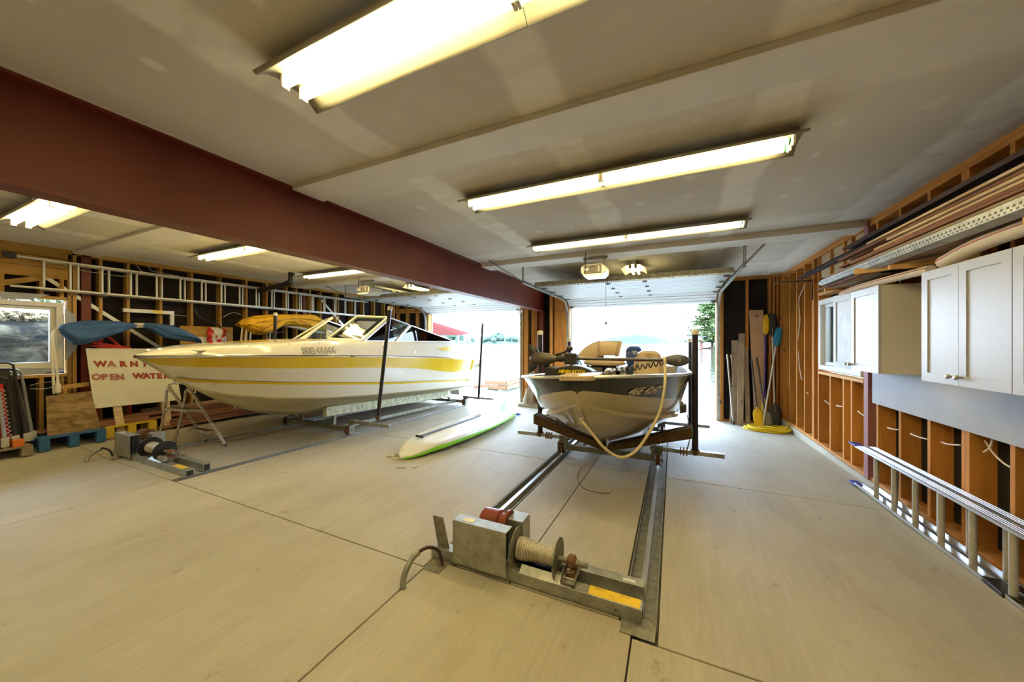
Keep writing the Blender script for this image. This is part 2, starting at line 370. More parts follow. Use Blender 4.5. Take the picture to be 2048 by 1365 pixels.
MB().box(X1-.005, X2, 5.28, 6.62, 2.192, 2.23).build('window_header_plate', M['stud_light'], WR, bevel=.002)
MB().box(X1+.03, X2, 5.28, 6.62, 2.45, 2.78).build('header_board', M['pale_y'], WR)
MB().box(X1-.02, X1+.08, 5.13, 5.22, -.02, 2.84).build('steel_post', mat('pink_primer_post', (.30,.12,.13), .6), WR, bevel=.003)
# left wall
WL = struct('wall_left', (-8.17, 3, 0)); L1 = -8.1; L2 = -8.24
MB().box(L2-.02, L2, 1.92, 8.66, -.3, 2.86).box(L2-.02, L2, -4.3, .35, -.3, 2.86).box(L2-.02, L2, .35, 1.92, -.3, 1.06).box(L2-.02, L2, .35, 1.92, 2.12, 2.86).build('felt_sheathing', M['felt'], WL)
MB().box(L2, L1, -4.2, 8.6, .06, .10).build('sill_plate', M['plate_l'], WL, bevel=.002)
MB().box(L2, L1, 1.96, 8.6, 2.80, 2.86).build('top_plate', M['plate_l'], WL, bevel=.002)
for z0, z1 in ((2.42,2.565),(2.57,2.715),(2.72,2.86)): MB().box(L2+.02, L1, -4.2, 1.91, z0, z1).build('header_board', M['plate_l'], WL, bevel=.003)
studs(WL, [1.87, 1.92, 2.18, 2.48, 2.88, 3.31, 3.76, 4.22, 4.62, 5.05, 5.29, 5.62, 5.91, 6.35, 6.42, 6.85, 7.25, 7.65, 8.05, 8.40, 8.46], L2, L1, .10, 2.80, M['stud_l'])
studs(WL, [-4.1, -3.3, -2.5, -1.7, -.9, -.1, .2], L2, L1, .10, 2.42, M['stud_l'])
studs(WL, [.55, .95, 1.30, 1.62, 1.80], L2, L1, .10, 1.00, M['stud_l'])
studs(WL, [.55, .95, 1.30, 1.62, 1.80], L2, L1, 2.16, 2.42, M['stud_l'])
MB().box(L2, L1+.01, .2, 1.86, 1.0, 1.04).build('window_sill_plate', M['plate_l'], WL, bevel=.002)
MB().box(L2, L1+.01, .2, 1.86, 2.12, 2.16).build('window_header_plate', M['plate_l'], WL, bevel=.002)
for ya, yb in ((2.00,2.10),(5.46,5.53)): MB().box(L2+.02, L1-.0, ya, yb, .0, 2.84).build('steel_post', M['redsteel'], WL, bevel=.003)
a = at(50, 527, 'X', -8.11); b = at(440, 822, 'X', -8.11)
MB().bar((L1-.012, 1.45, 2.62), (L1-.012, 4.05, .42), .004, .05).bar((L1-.03, 1.45, 2.62), (L1-.03, 4.05, .42), .035, .004).build('metal_brace', M['alu_d'], WL)
MB().bar((L1+.02, .5, 1.98), (L1+.02, 1.66, 2.42), .03, .07).build('brace_board', M['plate_l'], WL)
MB().bar((L1-.012, 7.4, 1.2), (L1-.012, 5.9, 2.62), .004, .05).build('metal_brace', M['alu_d'], WL)
# lake wall
WF = struct('wall_front', (-3, 8.57, 0)); Y1 = 8.5; Y2 = 8.64
DL = (-6.75, -3.66); DR = (-2.34, .846); DT = 2.36
f = MB()
for a, b in ((-8.3, DL[0]), (DL[1], DR[0]), (DR[1], 2.2)): f.box(a, b, Y2, Y2+.02, -.4, 2.86)
for a, b in (DL, DR): f.box(a, b, Y2, Y2+.02, DT, 2.86)
f.build('felt_sheathing', M['felt'], WF)
f = MB()
for a, b in ((-8.3, DL[0]), (DL[1], DR[0]), (DR[1], 2.2)): f.box(a, b, Y2+.02, Y2+.05, -.4, 3.0)
for a, b in (DL, DR): f.box(a, b, Y2+.02, Y2+.05, DT, 3.0)
f.build('siding', M['offwhite'], WF)
def fstud(x, w=.038, z0=-.13, z1=2.80, m='stud', y0=Y1, name='stud'): return MB().box(x, x+w, y0, Y2, z0, z1).build(name, M[m], WF, bevel=.002)
for x in (-8.05, -7.65, -7.25, DL[0]-.09, DL[0]-.045, DL[1]+.005, DL[1]+.14, -3.38, -3.33, -3.16, DR[0]-.05, -2.46, DR[1]+.09, 1.38, 1.76, 1.82, 1.88, 1.94): fstud(x)
MB().box(DR[1], DR[1]+.09, Y1-.01, Y2, -.16, 2.8).build('jamb_post', M['stud'], WF, bevel=.003)
MB().box(DL[1]+.05, DL[1]+.14, Y1+.03, Y2, -.16, 2.8).build('jamb_post', M['stud'], WF, bevel=.003)
MB().box(-2.83, -2.79, Y1-.14, Y2, -.16, 2.8).build('stud', M['stud'], WF, bevel=.002)
MB().box(-2.75, -2.46, Y1+.0, Y1+.04, -.16, 2.30).build('post_board', M['stud'], WF, bevel=.003)
MB().box(-2.75, -2.46, Y1+.0, Y1+.04, 2.31, 2.80).build('post_board', M['stud'], WF, bevel=.003)
MB().box(-3.30, -3.12, Y1+.03, Y1+.07, -.16, 2.80).build('post_board', M['stud'], WF, bevel=.003)
for a, b in ((-8.1, DL[0]), (DR[1], 2.0), (DL[1], DR[0])):
    MB().box(a, b, Y1, Y2, 2.80, 2.86).build('top_plate', M['plate_x'], WF, bevel=.002)
    MB().box(a, b, Y1, Y2, -.17, -.13).build('sill_plate', M['plate_x'], WF, bevel=.002)
MB().box(-8.1, DL[0]-.1, Y1, Y2, 2.42, 2.56).build('blocking', M['plate_x'], WF, bevel=.002)
for a, b in (DL, DR): MB().box(a-.05, b+.05, Y1+.03, Y2, DT+.02, 2.80).build('header_beam', M['plate_x'], WF)
WB = struct('wall_back', (-3, -4.3, 0)); MB().box(-8.4, 2.3, -4.35, -4.3, -.3, 2.9).build('sheathing', M['ply'], WB)
# ---------------------------------------------------------------- steel beam with its column
bm_ = thing('steel_beam', 'long dark red primed steel beam running below the ceiling between the two bays', 'beam', (-3.08, 4.4, 2.29))
MB().box(-3.16, -3.00, -4.2, 8.62, 2.29, 2.307).build('bottom_flange', M['redsteel'], bm_)
MB().box(-3.086, -3.074, -4.2, 8.62, 2.307, 2.843).build('web', M['redsteel'], bm_)
MB().box(-3.16, -3.00, -4.2, 8.62, 2.843, 2.86).build('top_flange', M['redsteel'], bm_)
cl = thing('steel_column', 'red primed steel column under the end of the beam between the doors', 'column', (-3.08, 8.4, zf(-3, 8.4)))
z0 = zf(-3, 8.4)
MB().box(-3.16, -3.145, 8.30, 8.46, z0+.012, 2.289).box(-3.015, -3.00, 8.30, 8.46, z0+.012, 2.289).box(-3.145, -3.015, 8.375, 8.385, z0+.012, 2.289).build('shaft', M['redsteel'], cl)
MB().box(-3.19, -2.97, 8.27, 8.49, z0, z0+.012).build('base_plate', M['redsteel'], cl)
# ---------------------------------------------------------------- windows
def rock_mat():
    m = bpy.data.materials.new('granite'); m.use_nodes = True; n = m.node_tree.nodes; l = m.node_tree.links; b = n['Principled BSDF']; b.inputs['Roughness'].default_value = .9; b.inputs['Specular IOR Level'].default_value = .15
    g = n.new('ShaderNodeNewGeometry'); z = n.new('ShaderNodeTexNoise'); z.inputs['Scale'].default_value = 1.7; z.inputs['Detail'].default_value = 9; z.inputs['Roughness'].default_value = .68; z.inputs['Distortion'].default_value = .8
    mp = n.new('ShaderNodeMapping'); mp.inputs['Scale'].default_value = (1, 1, 2.2); l.new(g.outputs['Position'], mp.inputs[0]); l.new(mp.outputs[0], z.inputs['Vector'])
    r = n.new('ShaderNodeValToRGB'); e = r.color_ramp.elements; e[0].position = .40; e[0].color = (.006,.005,.004,1); e[1].position = .62; e[1].color = (.090,.066,.042,1)
    e2 = r.color_ramp.elements.new(.5); e2.color = (.030,.021,.013,1); l.new(z.outputs['Fac'], r.inputs[0]); l.new(r.outputs[0], b.inputs['Base Color'])
    bp = n.new('ShaderNodeBump'); bp.inputs['Strength'].default_value = .8; bp.inputs['Distance'].default_value = .15; l.new(z.outputs['Fac'], bp.inputs['Height']); l.new(bp.outputs[0], b.inputs['Normal']); return m
def window(name, X, y0, y1, z0, z1, side, cuts=()):
    w = struct(name, (X, (y0+y1)/2, z0)); t = side
    a, b = sorted((X-.02*t, X+.12*t)); c, d = sorted((X+.03*t, X+.10*t))
    f = .07
    MB().box(a, b, y0, y1, z0, z0+f).box(a, b, y0, y1, z1-f, z1).box(a, b, y0, y0+f, z0+f, z1-f).box(a, b, y1-f, y1, z0+f, z1-f).build('window_frame', M['offwhite'] if side < 0 else M['white'], w, bevel=.006)
    g = .045; ya, yb, za, zb = y0+f, y1-f, z0+f, z1-f
    MB().box(c, d, ya, yb, za, za+g).box(c, d, ya, yb, zb-g, zb).box(c, d, ya, ya+g, za+g, zb-g).box(c, d, yb-g, yb, za+g, zb-g).build('sash', M['offwhite'] if side < 0 else M['white'], w, bevel=.004)
    MB().box(X+.060*t-.003, X+.060*t+.003, ya+g, yb-g, za+g, zb-g).build('pane', M['glass'], w)
    for y in cuts: MB().box(c, d, y-.025, y+.025, za+g, zb-g).build('mullion', M['white'], w, bevel=.004)
    return w
window('window_1', -8.13, .35, 1.84, 1.10, 2.08, -1)
window('window_2', 1.99, 5.32, 6.60, 1.10, 2.12, 1, (5.96,))
# ---------------------------------------------------------------- overhead doors
M['door'] = mat('white_steel_door', (.40,.41,.43), .45, var=.03, vs=2, bump=.05, bs=4, stretch=(.3,6,1))
def overhead(name, x0, x1):
    d = struct(name, ((x0+x1)/2, 7.2, 2.4))
    pts = [(5.98, 2.57), (6.43, 2.565), (6.98, 2.56), (7.55, 2.55), (8.10, 2.535), (8.47, 2.34)]
    for (ya, za), (yb, zb) in zip(pts, pts[1:]):
        dv = Vector((0, yb-ya, zb-za)); L = dv.length; dv.normalize(); up = Vector((0, -dv.z, dv.y))
        p = Vector((x0+.02, ya, za)); rows = []
        prof = [(.006, 0), (L*.24, 0), (L*.25, .008), (L*.27, .008), (L*.28, 0), (L*.49, 0), (L*.50, .008), (L*.52, .008), (L*.53, 0), (L*.74, 0), (L*.75, .008), (L*.77, .008), (L*.78, 0), (L-.006, 0), (L-.006, .04), (.006, .04)]
        rows = [[Vector((xx, ya, za))+dv*a+up*b for a, b in prof] for xx in (x0+.02, x1-.02)]
        mb = MB(); mb.grid(rows, close=True); n_ = len(prof); mb.f += [tuple(range(n_)), tuple(range(2*n_-1, n_-1, -1))]; mb.m += [0, 0]
        mb.build('door_panel', M['door'], d)
    for (yy, zz) in pts[1:-1]:
        for xx in ((x0+x1)/2-.31, (x0+x1)/2+.31):
            MB().box(xx-.035, xx+.035, yy-.035, yy-.006, zz-.012, zz-.002).box(xx-.035, xx+.035, yy+.006, yy+.035, zz-.012, zz-.002).tube([(xx-.03, yy, zz-.012), (xx+.03, yy, zz-.012)], .009, 6).build('hinge', M['galv_d'], d)
    for (yy, zz) in pts[1:-1]+[(6.05, 2.568), (8.42, 2.36)]:
        for xx, sg in ((x0+.07, -1), (x1-.07, 1)):
            MB().box(xx-.04, xx+.04, yy-.04, yy+.04, zz-.016, zz-.002).tube([(xx-.02*sg, yy, zz-.02), (xx+.06*sg, yy, zz-.02)], .008, 6).lathe((xx+.055*sg, yy, zz-.02), (sg, 0, 0), [(0, .022), (.018, .022)], 10).build('roller_hinge', M['galv_d'], d)
    # strut along the inner edge, an angle with a perforated lower leg
    MB().box(x0+.04, x1-.04, 5.955, 5.985, 2.53, 2.60).build('strut', M['galv_d'], d)
    s = MB(); n_ = 96; w = (x1-x0-.1)/n_
    for i in range(n_): s.box(x0+.05+i*w, x0+.05+i*w+w*.52, 5.958, 5.961, 2.508, 2.530)
    s.box(x0+.05, x1-.05, 5.957, 5.962, 2.503, 2.510)
    s.build('perforated_strip', M['galv'], d)
    for xx, sg in ((x0-.02, -1), (x1+.02, 1)):
        path = [(xx, 5.55, 2.555), (xx, 8.02, 2.53)]+[(xx, 8.02+.37*math.sin(math.radians(a)), 2.16+.37*math.cos(math.radians(a))) for a in (15, 30, 45, 60, 75, 90)]+[(xx, 8.39, -.12)]
        rows = []
        for i, p in enumerate(path):
            p = Vector(p); dd = Vector(path[min(i+1, len(path)-1)])-Vector(path[max(i-1, 0)]); dd.normalize(); up = Vector((0, -dd.z, dd.y))
            c = [(-.0, -.028), (.05, -.028), (.05, -.024), (.004, -.024), (.004, .024), (.03, .024), (.03, .028), (0, .028)]
            rows.append([p+Vector((-sg*u_+sg*.03, 0, 0))+up*w_ for u_, w_ in c])
        MB().grid(rows, close=True).build('roller_track', M['galv'], d)
    return d
D1 = overhead('door_1', *DL); D2 = overhead('door_2', *DR)
# hangers from the ceiling to the tracks
def perf_bar(mb, p, q, w=.035, side=(1,0,0)):
    p = Vector(p); q = Vector(q); L = (q-p).length; n_ = int(L/.03); d = (q-p)/n_
    sd = Vector(side)*w
    mb.bar(p+sd*.35, q+sd*.35, .003, .010, up=side); mb.bar(p-sd*.35, q-sd*.35, .003, .010, up=side)
    for i in range(n_): mb.bar(p+d*i, p+d*(i+.45), .003, w*.7, up=side)
for (x, lab, tx, ty) in ((DR[1]+.04, 'slotted steel hanger with a diagonal brace by the right wall', 1.15, 5.75), (DR[0]-.04, 'slotted steel hanger for the door track beside the red beam', -2.75, 5.0), (DL[0]-.04, 'slotted steel hanger holding the far door track near the left wall', -7.25, 5.3)):
    h = thing('track_hanger', lab, 'bracket', (x, 5.58, 2.55))
    mb = MB(); perf_bar(mb, (x, 5.58, 2.52), (x, 5.58, 2.855)); mb.build('drop_angle', M['galv_d'], h)
    mb = MB(); perf_bar(mb, (x, 5.585, 2.56), (tx, ty, 2.855)); mb.build('brace', M['galv_d'], h)
# ---------------------------------------------------------------- fluorescent lights
M['refl'] = mat('white_enamel_reflector', (.38,.36,.28), .4)
M['tube'] = mat('fluorescent_tube', (1, .81, .38), .4, emit=TUBE)
M['sock'] = mat('lamp_socket', (.75,.74,.66), .5)
M['greenring'] = mat('green_end_ring', (.05,.45,.12), .5)
def fixture(x0, x1, yc, z=2.86, label='', drop=0):
    t = thing('fluorescent_light', label, 'ceiling light', ((x0+x1)/2, yc, z), 'twin tube fluorescent lights under the ceiling')
    mid = (x0+x1)/2; zc = z-drop
    sec = [(-.165, zc-.075), (-.15, zc-.085), (-.135, zc-.072), (-.10, zc-.045), (-.06, zc-.033), (.06, zc-.033), (.10, zc-.045), (.135, zc-.072), (.15, zc-.085), (.165, zc-.075)]
    for a, b in ((x0, mid-.002), (mid+.002, x1)):
        low = [[(xx, yc+u*1.03, w) for u, w in sec] for xx in (a, b)]
        mb = MB(); mb.grid(low); mb.build('reflector', M['refl'], t, smooth=True, solid=.003)
    MB().box(x0+.02, x1-.02, yc-.055, yc+.055, zc-.033, z).build('ballast_channel', M['refl'], t)
    for a, b in ((x0+.05, mid-.01), (mid+.01, x1-.05)):
        for sy in (-.048, .048):
            tb = MB().tube([(a, yc+sy, zc-.075), (a+.012, yc+sy, zc-.075), (b-.012, yc+sy, zc-.075), (b, yc+sy, zc-.075)], [.012, .019, .019, .012], 12).build('tube', M['tube'], t, smooth=True)
            for xx in (a, b): MB().box(xx-.008, xx+.008, yc+sy-.02, yc+sy+.02, zc-.10, zc-.033).build('socket', M['sock'], tb, bevel=.003)
            if x1 > 0 and yc > 2 and b > mid+.1: MB().tube([(b-.03, yc+sy, zc-.075), (b-.018, yc+sy, zc-.075)], .0205, 12).build('end_ring', M['greenring'], tb)
    return t
fixture(-1.80, .74, 1.135, label='twin tube fluorescent light nearest overhead at the top of the picture')
fixture(-1.77, .75, 2.80, label='twin tube fluorescent light between the two dropped ceiling boards, with green end rings')
fixture(-1.78, .75, 4.46, label='twin tube fluorescent light just in front of the garage door opener by the right bay')
fixture(-6.50, -3.98, 1.17, label='twin tube fluorescent light above the left window, cut off by the picture edge')
fixture(-6.60, -4.07, 2.83, label='twin tube fluorescent light in the left bay above the blue cover')
fixture(-6.62, -4.09, 4.50, label='twin tube fluorescent light in the left bay above the yellow cover')
fixture(-1.80, .74, -1.4, label='added unseen twin tube fluorescent light behind the camera in the right bay'); fixture(-6.5, -3.98, -1.4, label='added unseen twin tube fluorescent light behind the camera in the left bay')  # unseen lamps added behind the camera to brighten the foreground
def short_light(xc, y0, y1, lab):
    t = thing('wraparound_light', lab, 'ceiling light', (xc, (y0+y1)/2, 2.86))
    sec = [(-.19, 2.735), (-.10, 2.79), (.10, 2.79), (.19, 2.735)]
    MB().grid([[(xc+u, y, w) for u, w in sec] for y in (y0, y1)]).build('reflector', M['refl'], t, solid=.003)
    MB().box(xc-.05, xc+.05, y0-.04, y1, 2.79, 2.86).build('ballast_channel', M['refl'], t)
    for s in (-.045, .045):
        tb = MB().tube([(xc+s, y0+.03, 2.75), (xc+s, y1-.03, 2.75)], .019, 12).build('tube', M['tube'], t, smooth=True)
        MB().box(xc+s-.02, xc+s+.02, y0+.01, y0+.03, 2.73, 2.79).build('socket', M['galv_d'], tb)
short_light(-.60, 6.05, 6.70, 'short bright fluorescent light over the raised right garage door')
short_light(-5.35, 6.05, 6.70, 'short bright fluorescent light over the raised left garage door')
# ---------------------------------------------------------------- door openers
def opener(xc, yc, lab, lab2):
    t = thing('garage_door_opener', lab, 'door opener', (xc, yc, 2.56), 'garage door openers')
    zb = 2.50
    MB().prism([(xc-.14, yc-.15, zb), (xc+.14, yc-.15, zb), (xc+.18, yc-.15, zb+.05), (xc+.18, yc-.15, zb+.13), (xc+.13, yc-.15, zb+.17), (xc-.13, yc-.15, zb+.17), (xc-.18, yc-.15, zb+.13), (xc-.18, yc-.15, zb+.05)], (0, .34, 0)).build('housing', M['galv'], t, bevel=.008)
    MB().box(xc-.13, xc+.13, yc-.165, yc-.15, zb+.03, zb+.15).build('end_panel', mat('taupe_panel', (.16,.13,.11), .5), t, bevel=.004)
    MB().box(xc-.14, xc+.14, yc-.16, yc+.17, zb-.006, zb+.02).build('light_lens', mat('lens_white', (.75,.8,.85), .3), t, bevel=.004)
    MB().box(xc-.12, xc-.06, yc-.168, yc-.164, zb+.07, zb+.11).box(xc+.085, xc+.10, yc-.168, yc-.164, zb+.05, zb+.13).build('label_sticker', M['white'], t)
    MB().tube(arc((xc+.0, yc-.168, zb+.09), .035, 200, 340, 8), .004, 6).tube(arc((xc+.0, yc-.168, zb+.09), .035, 20, 160, 8), .004, 6).build('vent_ring', M['black'], t)
    mb = MB()
    for s in (-.13, .15): perf_bar(mb, (xc+s, yc-.05, zb+.15), (xc+s, yc-.05, 2.79), .03)
    mb.bar((xc-.16, yc-.05, 2.77), (xc+.2, yc-.05, 2.77), .03, .03); mb.build('hanger', M['galv_d'], t)
    MB().box(xc-.02, xc+.02, yc+.15, 8.45, 2.68, 2.72).build('rail', M['galv'], t)
    MB().box(xc-.03, xc+.03, 5.98, 6.08, 2.64, 2.68).bar((xc, 6.05, 2.64), (xc, 6.35, 2.575), .03, .006).build('trolley', M['galv_d'], t)
    MB().tube(catmull([(xc-.1, yc-.16, 2.85), (xc-.11, yc-.17, 2.72), (xc-.10, yc-.175, 2.62), (xc-.12, yc-.18, 2.53)]), .006, 6).build('power_cord', M['black'], t)
    c = thing('pull_cord', lab2, 'cord', (xc+.05, 6.02, 1.84))
    MB().tube([(xc+.05, 6.02, 2.64), (xc+.05, 6.02, 1.86)], .0035, 6).build('cord', mat('red_white_cord', (.55,.42,.42), .8), c)
    MB().tube([(xc+.05, 6.02, 1.86), (xc+.05, 6.02, 1.82), (xc+.05, 6.02, 1.80)], [.010, .022, .016], 10).build('pull_handle', M['galv_d'], c)
opener(-1.08, 5.33, 'grey garage door opener hanging from the ceiling in the right bay', 'pull cord hanging in front of the right door opening')
opener(-5.80, 5.33, 'grey garage door opener hanging from the ceiling above the runabout', 'pull cord hanging behind the black post above the runabout')
pp = thing('vent_pipe', 'black plastic pipe with an elbow under the left bay ceiling', 'pipe', (-7.2, 4.0, 2.6))
MB().tube([(-8.0, 4.42, 2.60), (-6.9, 4.33, 2.66)], .05, 14).build('pipe', M['black'], pp, smooth=True)
MB().tube(catmull([(-6.92, 4.33, 2.66), (-6.80, 4.32, 2.675), (-6.76, 4.32, 2.74), (-6.76, 4.32, 2.86)], 5), .058, 14).build('elbow', M['black'], pp, smooth=True)
# ---------------------------------------------------------------- outside: ramp, lake, shores
rp = MB(); rp.hexa([(-8.6,8.9,-.6),(2.3,8.9,-.6),(2.3,15,-.9),(-8.6,15,-.9),(-8.6,8.9,-.179),(2.3,8.9,-.179),(2.3,15,-.85),(-8.6,15,-.85)]); ramp = rp.build('launch_ramp', M['concrete'], kind='structure')
def water():
    m = bpy.data.materials.new('lake_water'); m.use_nodes = True; n = m.node_tree.nodes; l = m.node_tree.links; b = n['Principled BSDF']
    b.inputs['Base Color'].default_value = (.80,.88,.80,1); b.inputs['Roughness'].default_value = .06; b.inputs['Transmission Weight'].default_value = 1.0; b.inputs['IOR'].default_value = 1.33
    g = n.new('ShaderNodeNewGeometry'); mp = n.new('ShaderNodeMapping'); mp.inputs['Scale'].default_value = (1, 2.6, 1); l.new(g.outputs['Position'], mp.inputs[0])
    z = n.new('ShaderNodeTexNoise'); z.inputs['Scale'].default_value = 1.6; z.inputs['Detail'].default_value = 4; l.new(mp.outputs[0], z.inputs['Vector'])
    bp = n.new('ShaderNodeBump'); bp.inputs['Strength'].default_value = .12; bp.inputs['Distance'].default_value = .2; l.new(z.outputs['Fac'], bp.inputs['Height']); l.new(bp.outputs[0], b.inputs['Normal']); return m
wt = MB(); wt.add([(-900,9.3,-.36),(900,9.3,-.36),(1500,1800,-.36),(-1500,1800,-.36)], [(0,1,2,3)]); tag(wt.build('lake', water()), 'pale lake stretching from the ramp to the far shore', 'lake', kind='stuff')
lb = MB(); lb.grid([[(-60, 8.8, -.9), (-8.6, 8.8, -.6), (2.4, 8.8, -.7), (60, 8.8, -.9)], [(-60, 14, -.8), (-8.6, 14, -.75), (2.4, 14, -.95), (60, 14, -1)], [(-80, 22, -1.6), (-8.6, 22, -1.5), (2.4, 22, -1.7), (80, 22, -2)], [(-900, 1800, -3), (-300, 1800, -3), (300, 1800, -3), (900, 1800, -3)]])
lb.build('lake_bed', mat('sandy_lake_bed', (.085,.06,.03), .8, var=.4, vs=1.5, col2=(.03,.035,.015)), kind='structure')
M['leaf_far'] = mat('far_forest', (.016,.026,.030), .9, var=.35, vs=.03, bump=0)
M['leaf_mid'] = mat('island_trees', (.17,.27,.17), .9, var=.6, vs=.4)
M['leaf'] = mat('pine_needles', (.085,.13,.035), .8, var=.5, vs=3)
M['bark'] = mat('bark', (.16,.12,.10), .9, var=.5, vs=9, bump=.5)
def far_ridge(name, lab, pts, y, depth, m):   # pts (x, height); a real hill with width
    mb = MB(); rows = []
    rnd = random.Random(len(pts)+int(y))
    n_ = 90; xs_ = [pts[0][0]+(pts[-1][0]-pts[0][0])*i/n_ for i in range(n_+1)]
    for k in range(6):
        t = k/5; row = []
        for x in xs_:
            h = interp(pts, x)*math.sin(min(1, t*1.6+.0)*PI/2)*(1 if t < .8 else .7)
            row.append((x, y+depth*t, -.4+h*(1+.10*rnd.uniform(-1, 1))))
        rows.append(row)
    return tag(mb.grid(rows).build(name, m, smooth=True), lab, 'hill')
far_ridge('far_shore', 'far hazy wooded shoreline across the whole lake', [(-900,14),(-500,22),(-330,10),(-200,16),(-100,20),(0,16),(60,19),(130,15),(300,20),(600,24)], 900, 160, M['leaf_far'])
far_ridge('wooded_hill', 'wooded hill on the far shore seen above the fishing boat', [(-118,2),(-96,9),(-70,14),(-50,15),(-30,13),(-8,9),(0,1)], 560, 60, M['leaf_far'])
# ---------------------------------------------------------------- boat tracks
def rail_bar(mb, x, w, h, y0=1.9, y1=12, base=-.05):
    # follows the slab slope, standing in the groove
    ys_ = [y0, 8.9, y1]; rows = []
    for y in ys_:
        z = -0.0255*(y-1.9); rows.append([(x-w/2, y, z+base), (x+w/2, y, z+base), (x+w/2, y, z+base+h), (x-w/2, y, z+base+h)])
    mb.grid(rows, close=True); n_ = len(mb.v); mb.f.append((n_-1, n_-2, n_-3, n_-4)); mb.f.append((n_-12, n_-11, n_-10, n_-9)); mb.m += [0, 0]
M['rail_top'] = mat('worn_bright_rail', (.62,.62,.60), .35, .8, var=.15, vs=12, stretch=(1,.2,1))
tr = thing('boat_track', 'steel rails sunk in the floor under the fishing boat', 'boat track', (-.8, 5, -.08))
for x in (-1.415, -.165):
    mb = MB(); rail_bar(mb, x, .035, .052, y0=1.93); mb.build('rail', M['rail_top'], tr)
    for s in (-.085, .085):
        mb = MB(); rail_bar(mb, x+s, .008, .052, y0=1.93); mb.build('edge_angle', M['galv_d'], tr)
tl = thing('boat_track', 'steel rails sunk in the floor under the yellow and white runabout', 'boat track', (-5.7, 5, -.08))
for x in (-4.90, -6.51):
    mb = MB(); rail_bar(mb, x-.02, .03, .058, y0=1.93); mb.build('rail', M['galv'], tl)
    mb = MB(); rail_bar(mb, x+.045, .008, .05, y0=1.88); mb.build('edge_angle', M['galv_d'], tl)
# winch cables on the floor
def cab(name, lab, pts, r=.006, m='rust', cat='cable'):
    return tag(MB().tube(pts, r, 6).build(name, M[m]), lab, cat)
c1 = [(-6.18+.004*k, 2.2+k*.3, .02 if k == 0 else zf(-6.1, 2.2+k*.3)+.012+(.0 if k > 2 else .03)) for k in range(8)]
cab('winch_cable', 'rusty winch cable lying between the rails under the runabout bow', c1+[(-6.05, 4.35, zf(-6,4.35)+.02)])
# ---------------------------------------------------------------- materials for the boats
M['gel'] = mat('white_gelcoat', (.78,.74,.62), .18, var=.05, vs=1.5, coat=.6)
M['gel_d'] = mat('stained_bottom_gelcoat', (.56,.50,.33), .45, var=.35, vs=1.3, col2=(.34,.28,.12), stretch=(1,.35,1.6))
M['yel'] = mat('yellow_gelcoat', (.74,.50,.008), .2, coat=.6)
M['pin'] = mat('dark_pinstripe', (.05,.06,.08), .3)
M['blk_pipe'] = mat('black_plastic_pipe', (.022,.014,.014), .35, var=.3, vs=6)
M['cap_pvc'] = mat('cream_pipe_cap', (.66,.60,.48), .5)
M['bunkw'] = mat('pale_weathered_bunk', (.62,.61,.42), .8, var=.4, vs=14, bump=.3, bs=20)
M['carpet_d'] = mat('dark_bunk_carpet', (.11,.065,.022), .95, var=.4, vs=25, bump=.6, bs=90)
# ---------------------------------------------------------------- runabout
RB = thing('runabout', 'white runabout with a yellow hull stripe and windshield, on the cradle in the left bay', 'boat', (-5.7, 5.1, .15))
XC = -5.7
k_z = [(1.82,1.313),(1.9,1.245),(1.985,1.178),(2.147,1.03),(2.426,.835),(2.65,.67),(3.03,.475),(3.46,.335),(3.79,.28),(4.35,.243),(8.3,.13)]
g_x = [(1.82,.012),(1.86,.15),(1.9,.22),(2.05,.42),(2.3,.66),(2.55,.82),(2.8,.94),(3.5,1.08),(4.5,1.15),(6.5,1.16),(8.3,1.12)]
g_z = [(1.82,1.318),(2.3,1.32),(3.5,1.285),(4.5,1.245),(6,1.165),(7.5,1.066),(8.3,1.0)]
c_x = [(1.82,.006),(2.33,.02),(2.5,.20),(2.65,.34),(3.07,.62),(3.7,.85),(4.83,.97),(8.3,1.0)]
c_z = [(2.33,.91),(2.6,.80),(3.07,.707),(3.7,.635),(4.83,.56),(6.5,.46),(8.3,.36)]
yb_d = [(1.82,.02),(1.9,.07),(2.1,.12),(3,.16),(4.66,.19),(5.6,.22),(6.3,.30),(6.7,.31),(7.4,.26),(8.3,.24)]
st_z = [(2.05,1.06),(2.2,1.02),(3,.93),(4.81,.75),(6.5,.62),(8.3,.48)]
t_z = [(1.82,1.326),(1.9,1.352),(2.05,1.395),(2.3,1.435),(2.8,1.472),(3.6,1.525),(4.2,1.52),(6.9,1.51),(7.15,1.38),(7.5,1.31),(7.9,1.25),(8.15,1.19),(8.3,1.04)]
ST = [1.82,1.86,1.9,1.98,2.05,2.15,2.3,2.42,2.55,2.7,2.85,3.05,3.3,3.6,3.9,4.3,4.7,5.1,5.5,6,6.4,6.7,7.1,7.5,7.9,8.15,8.3]
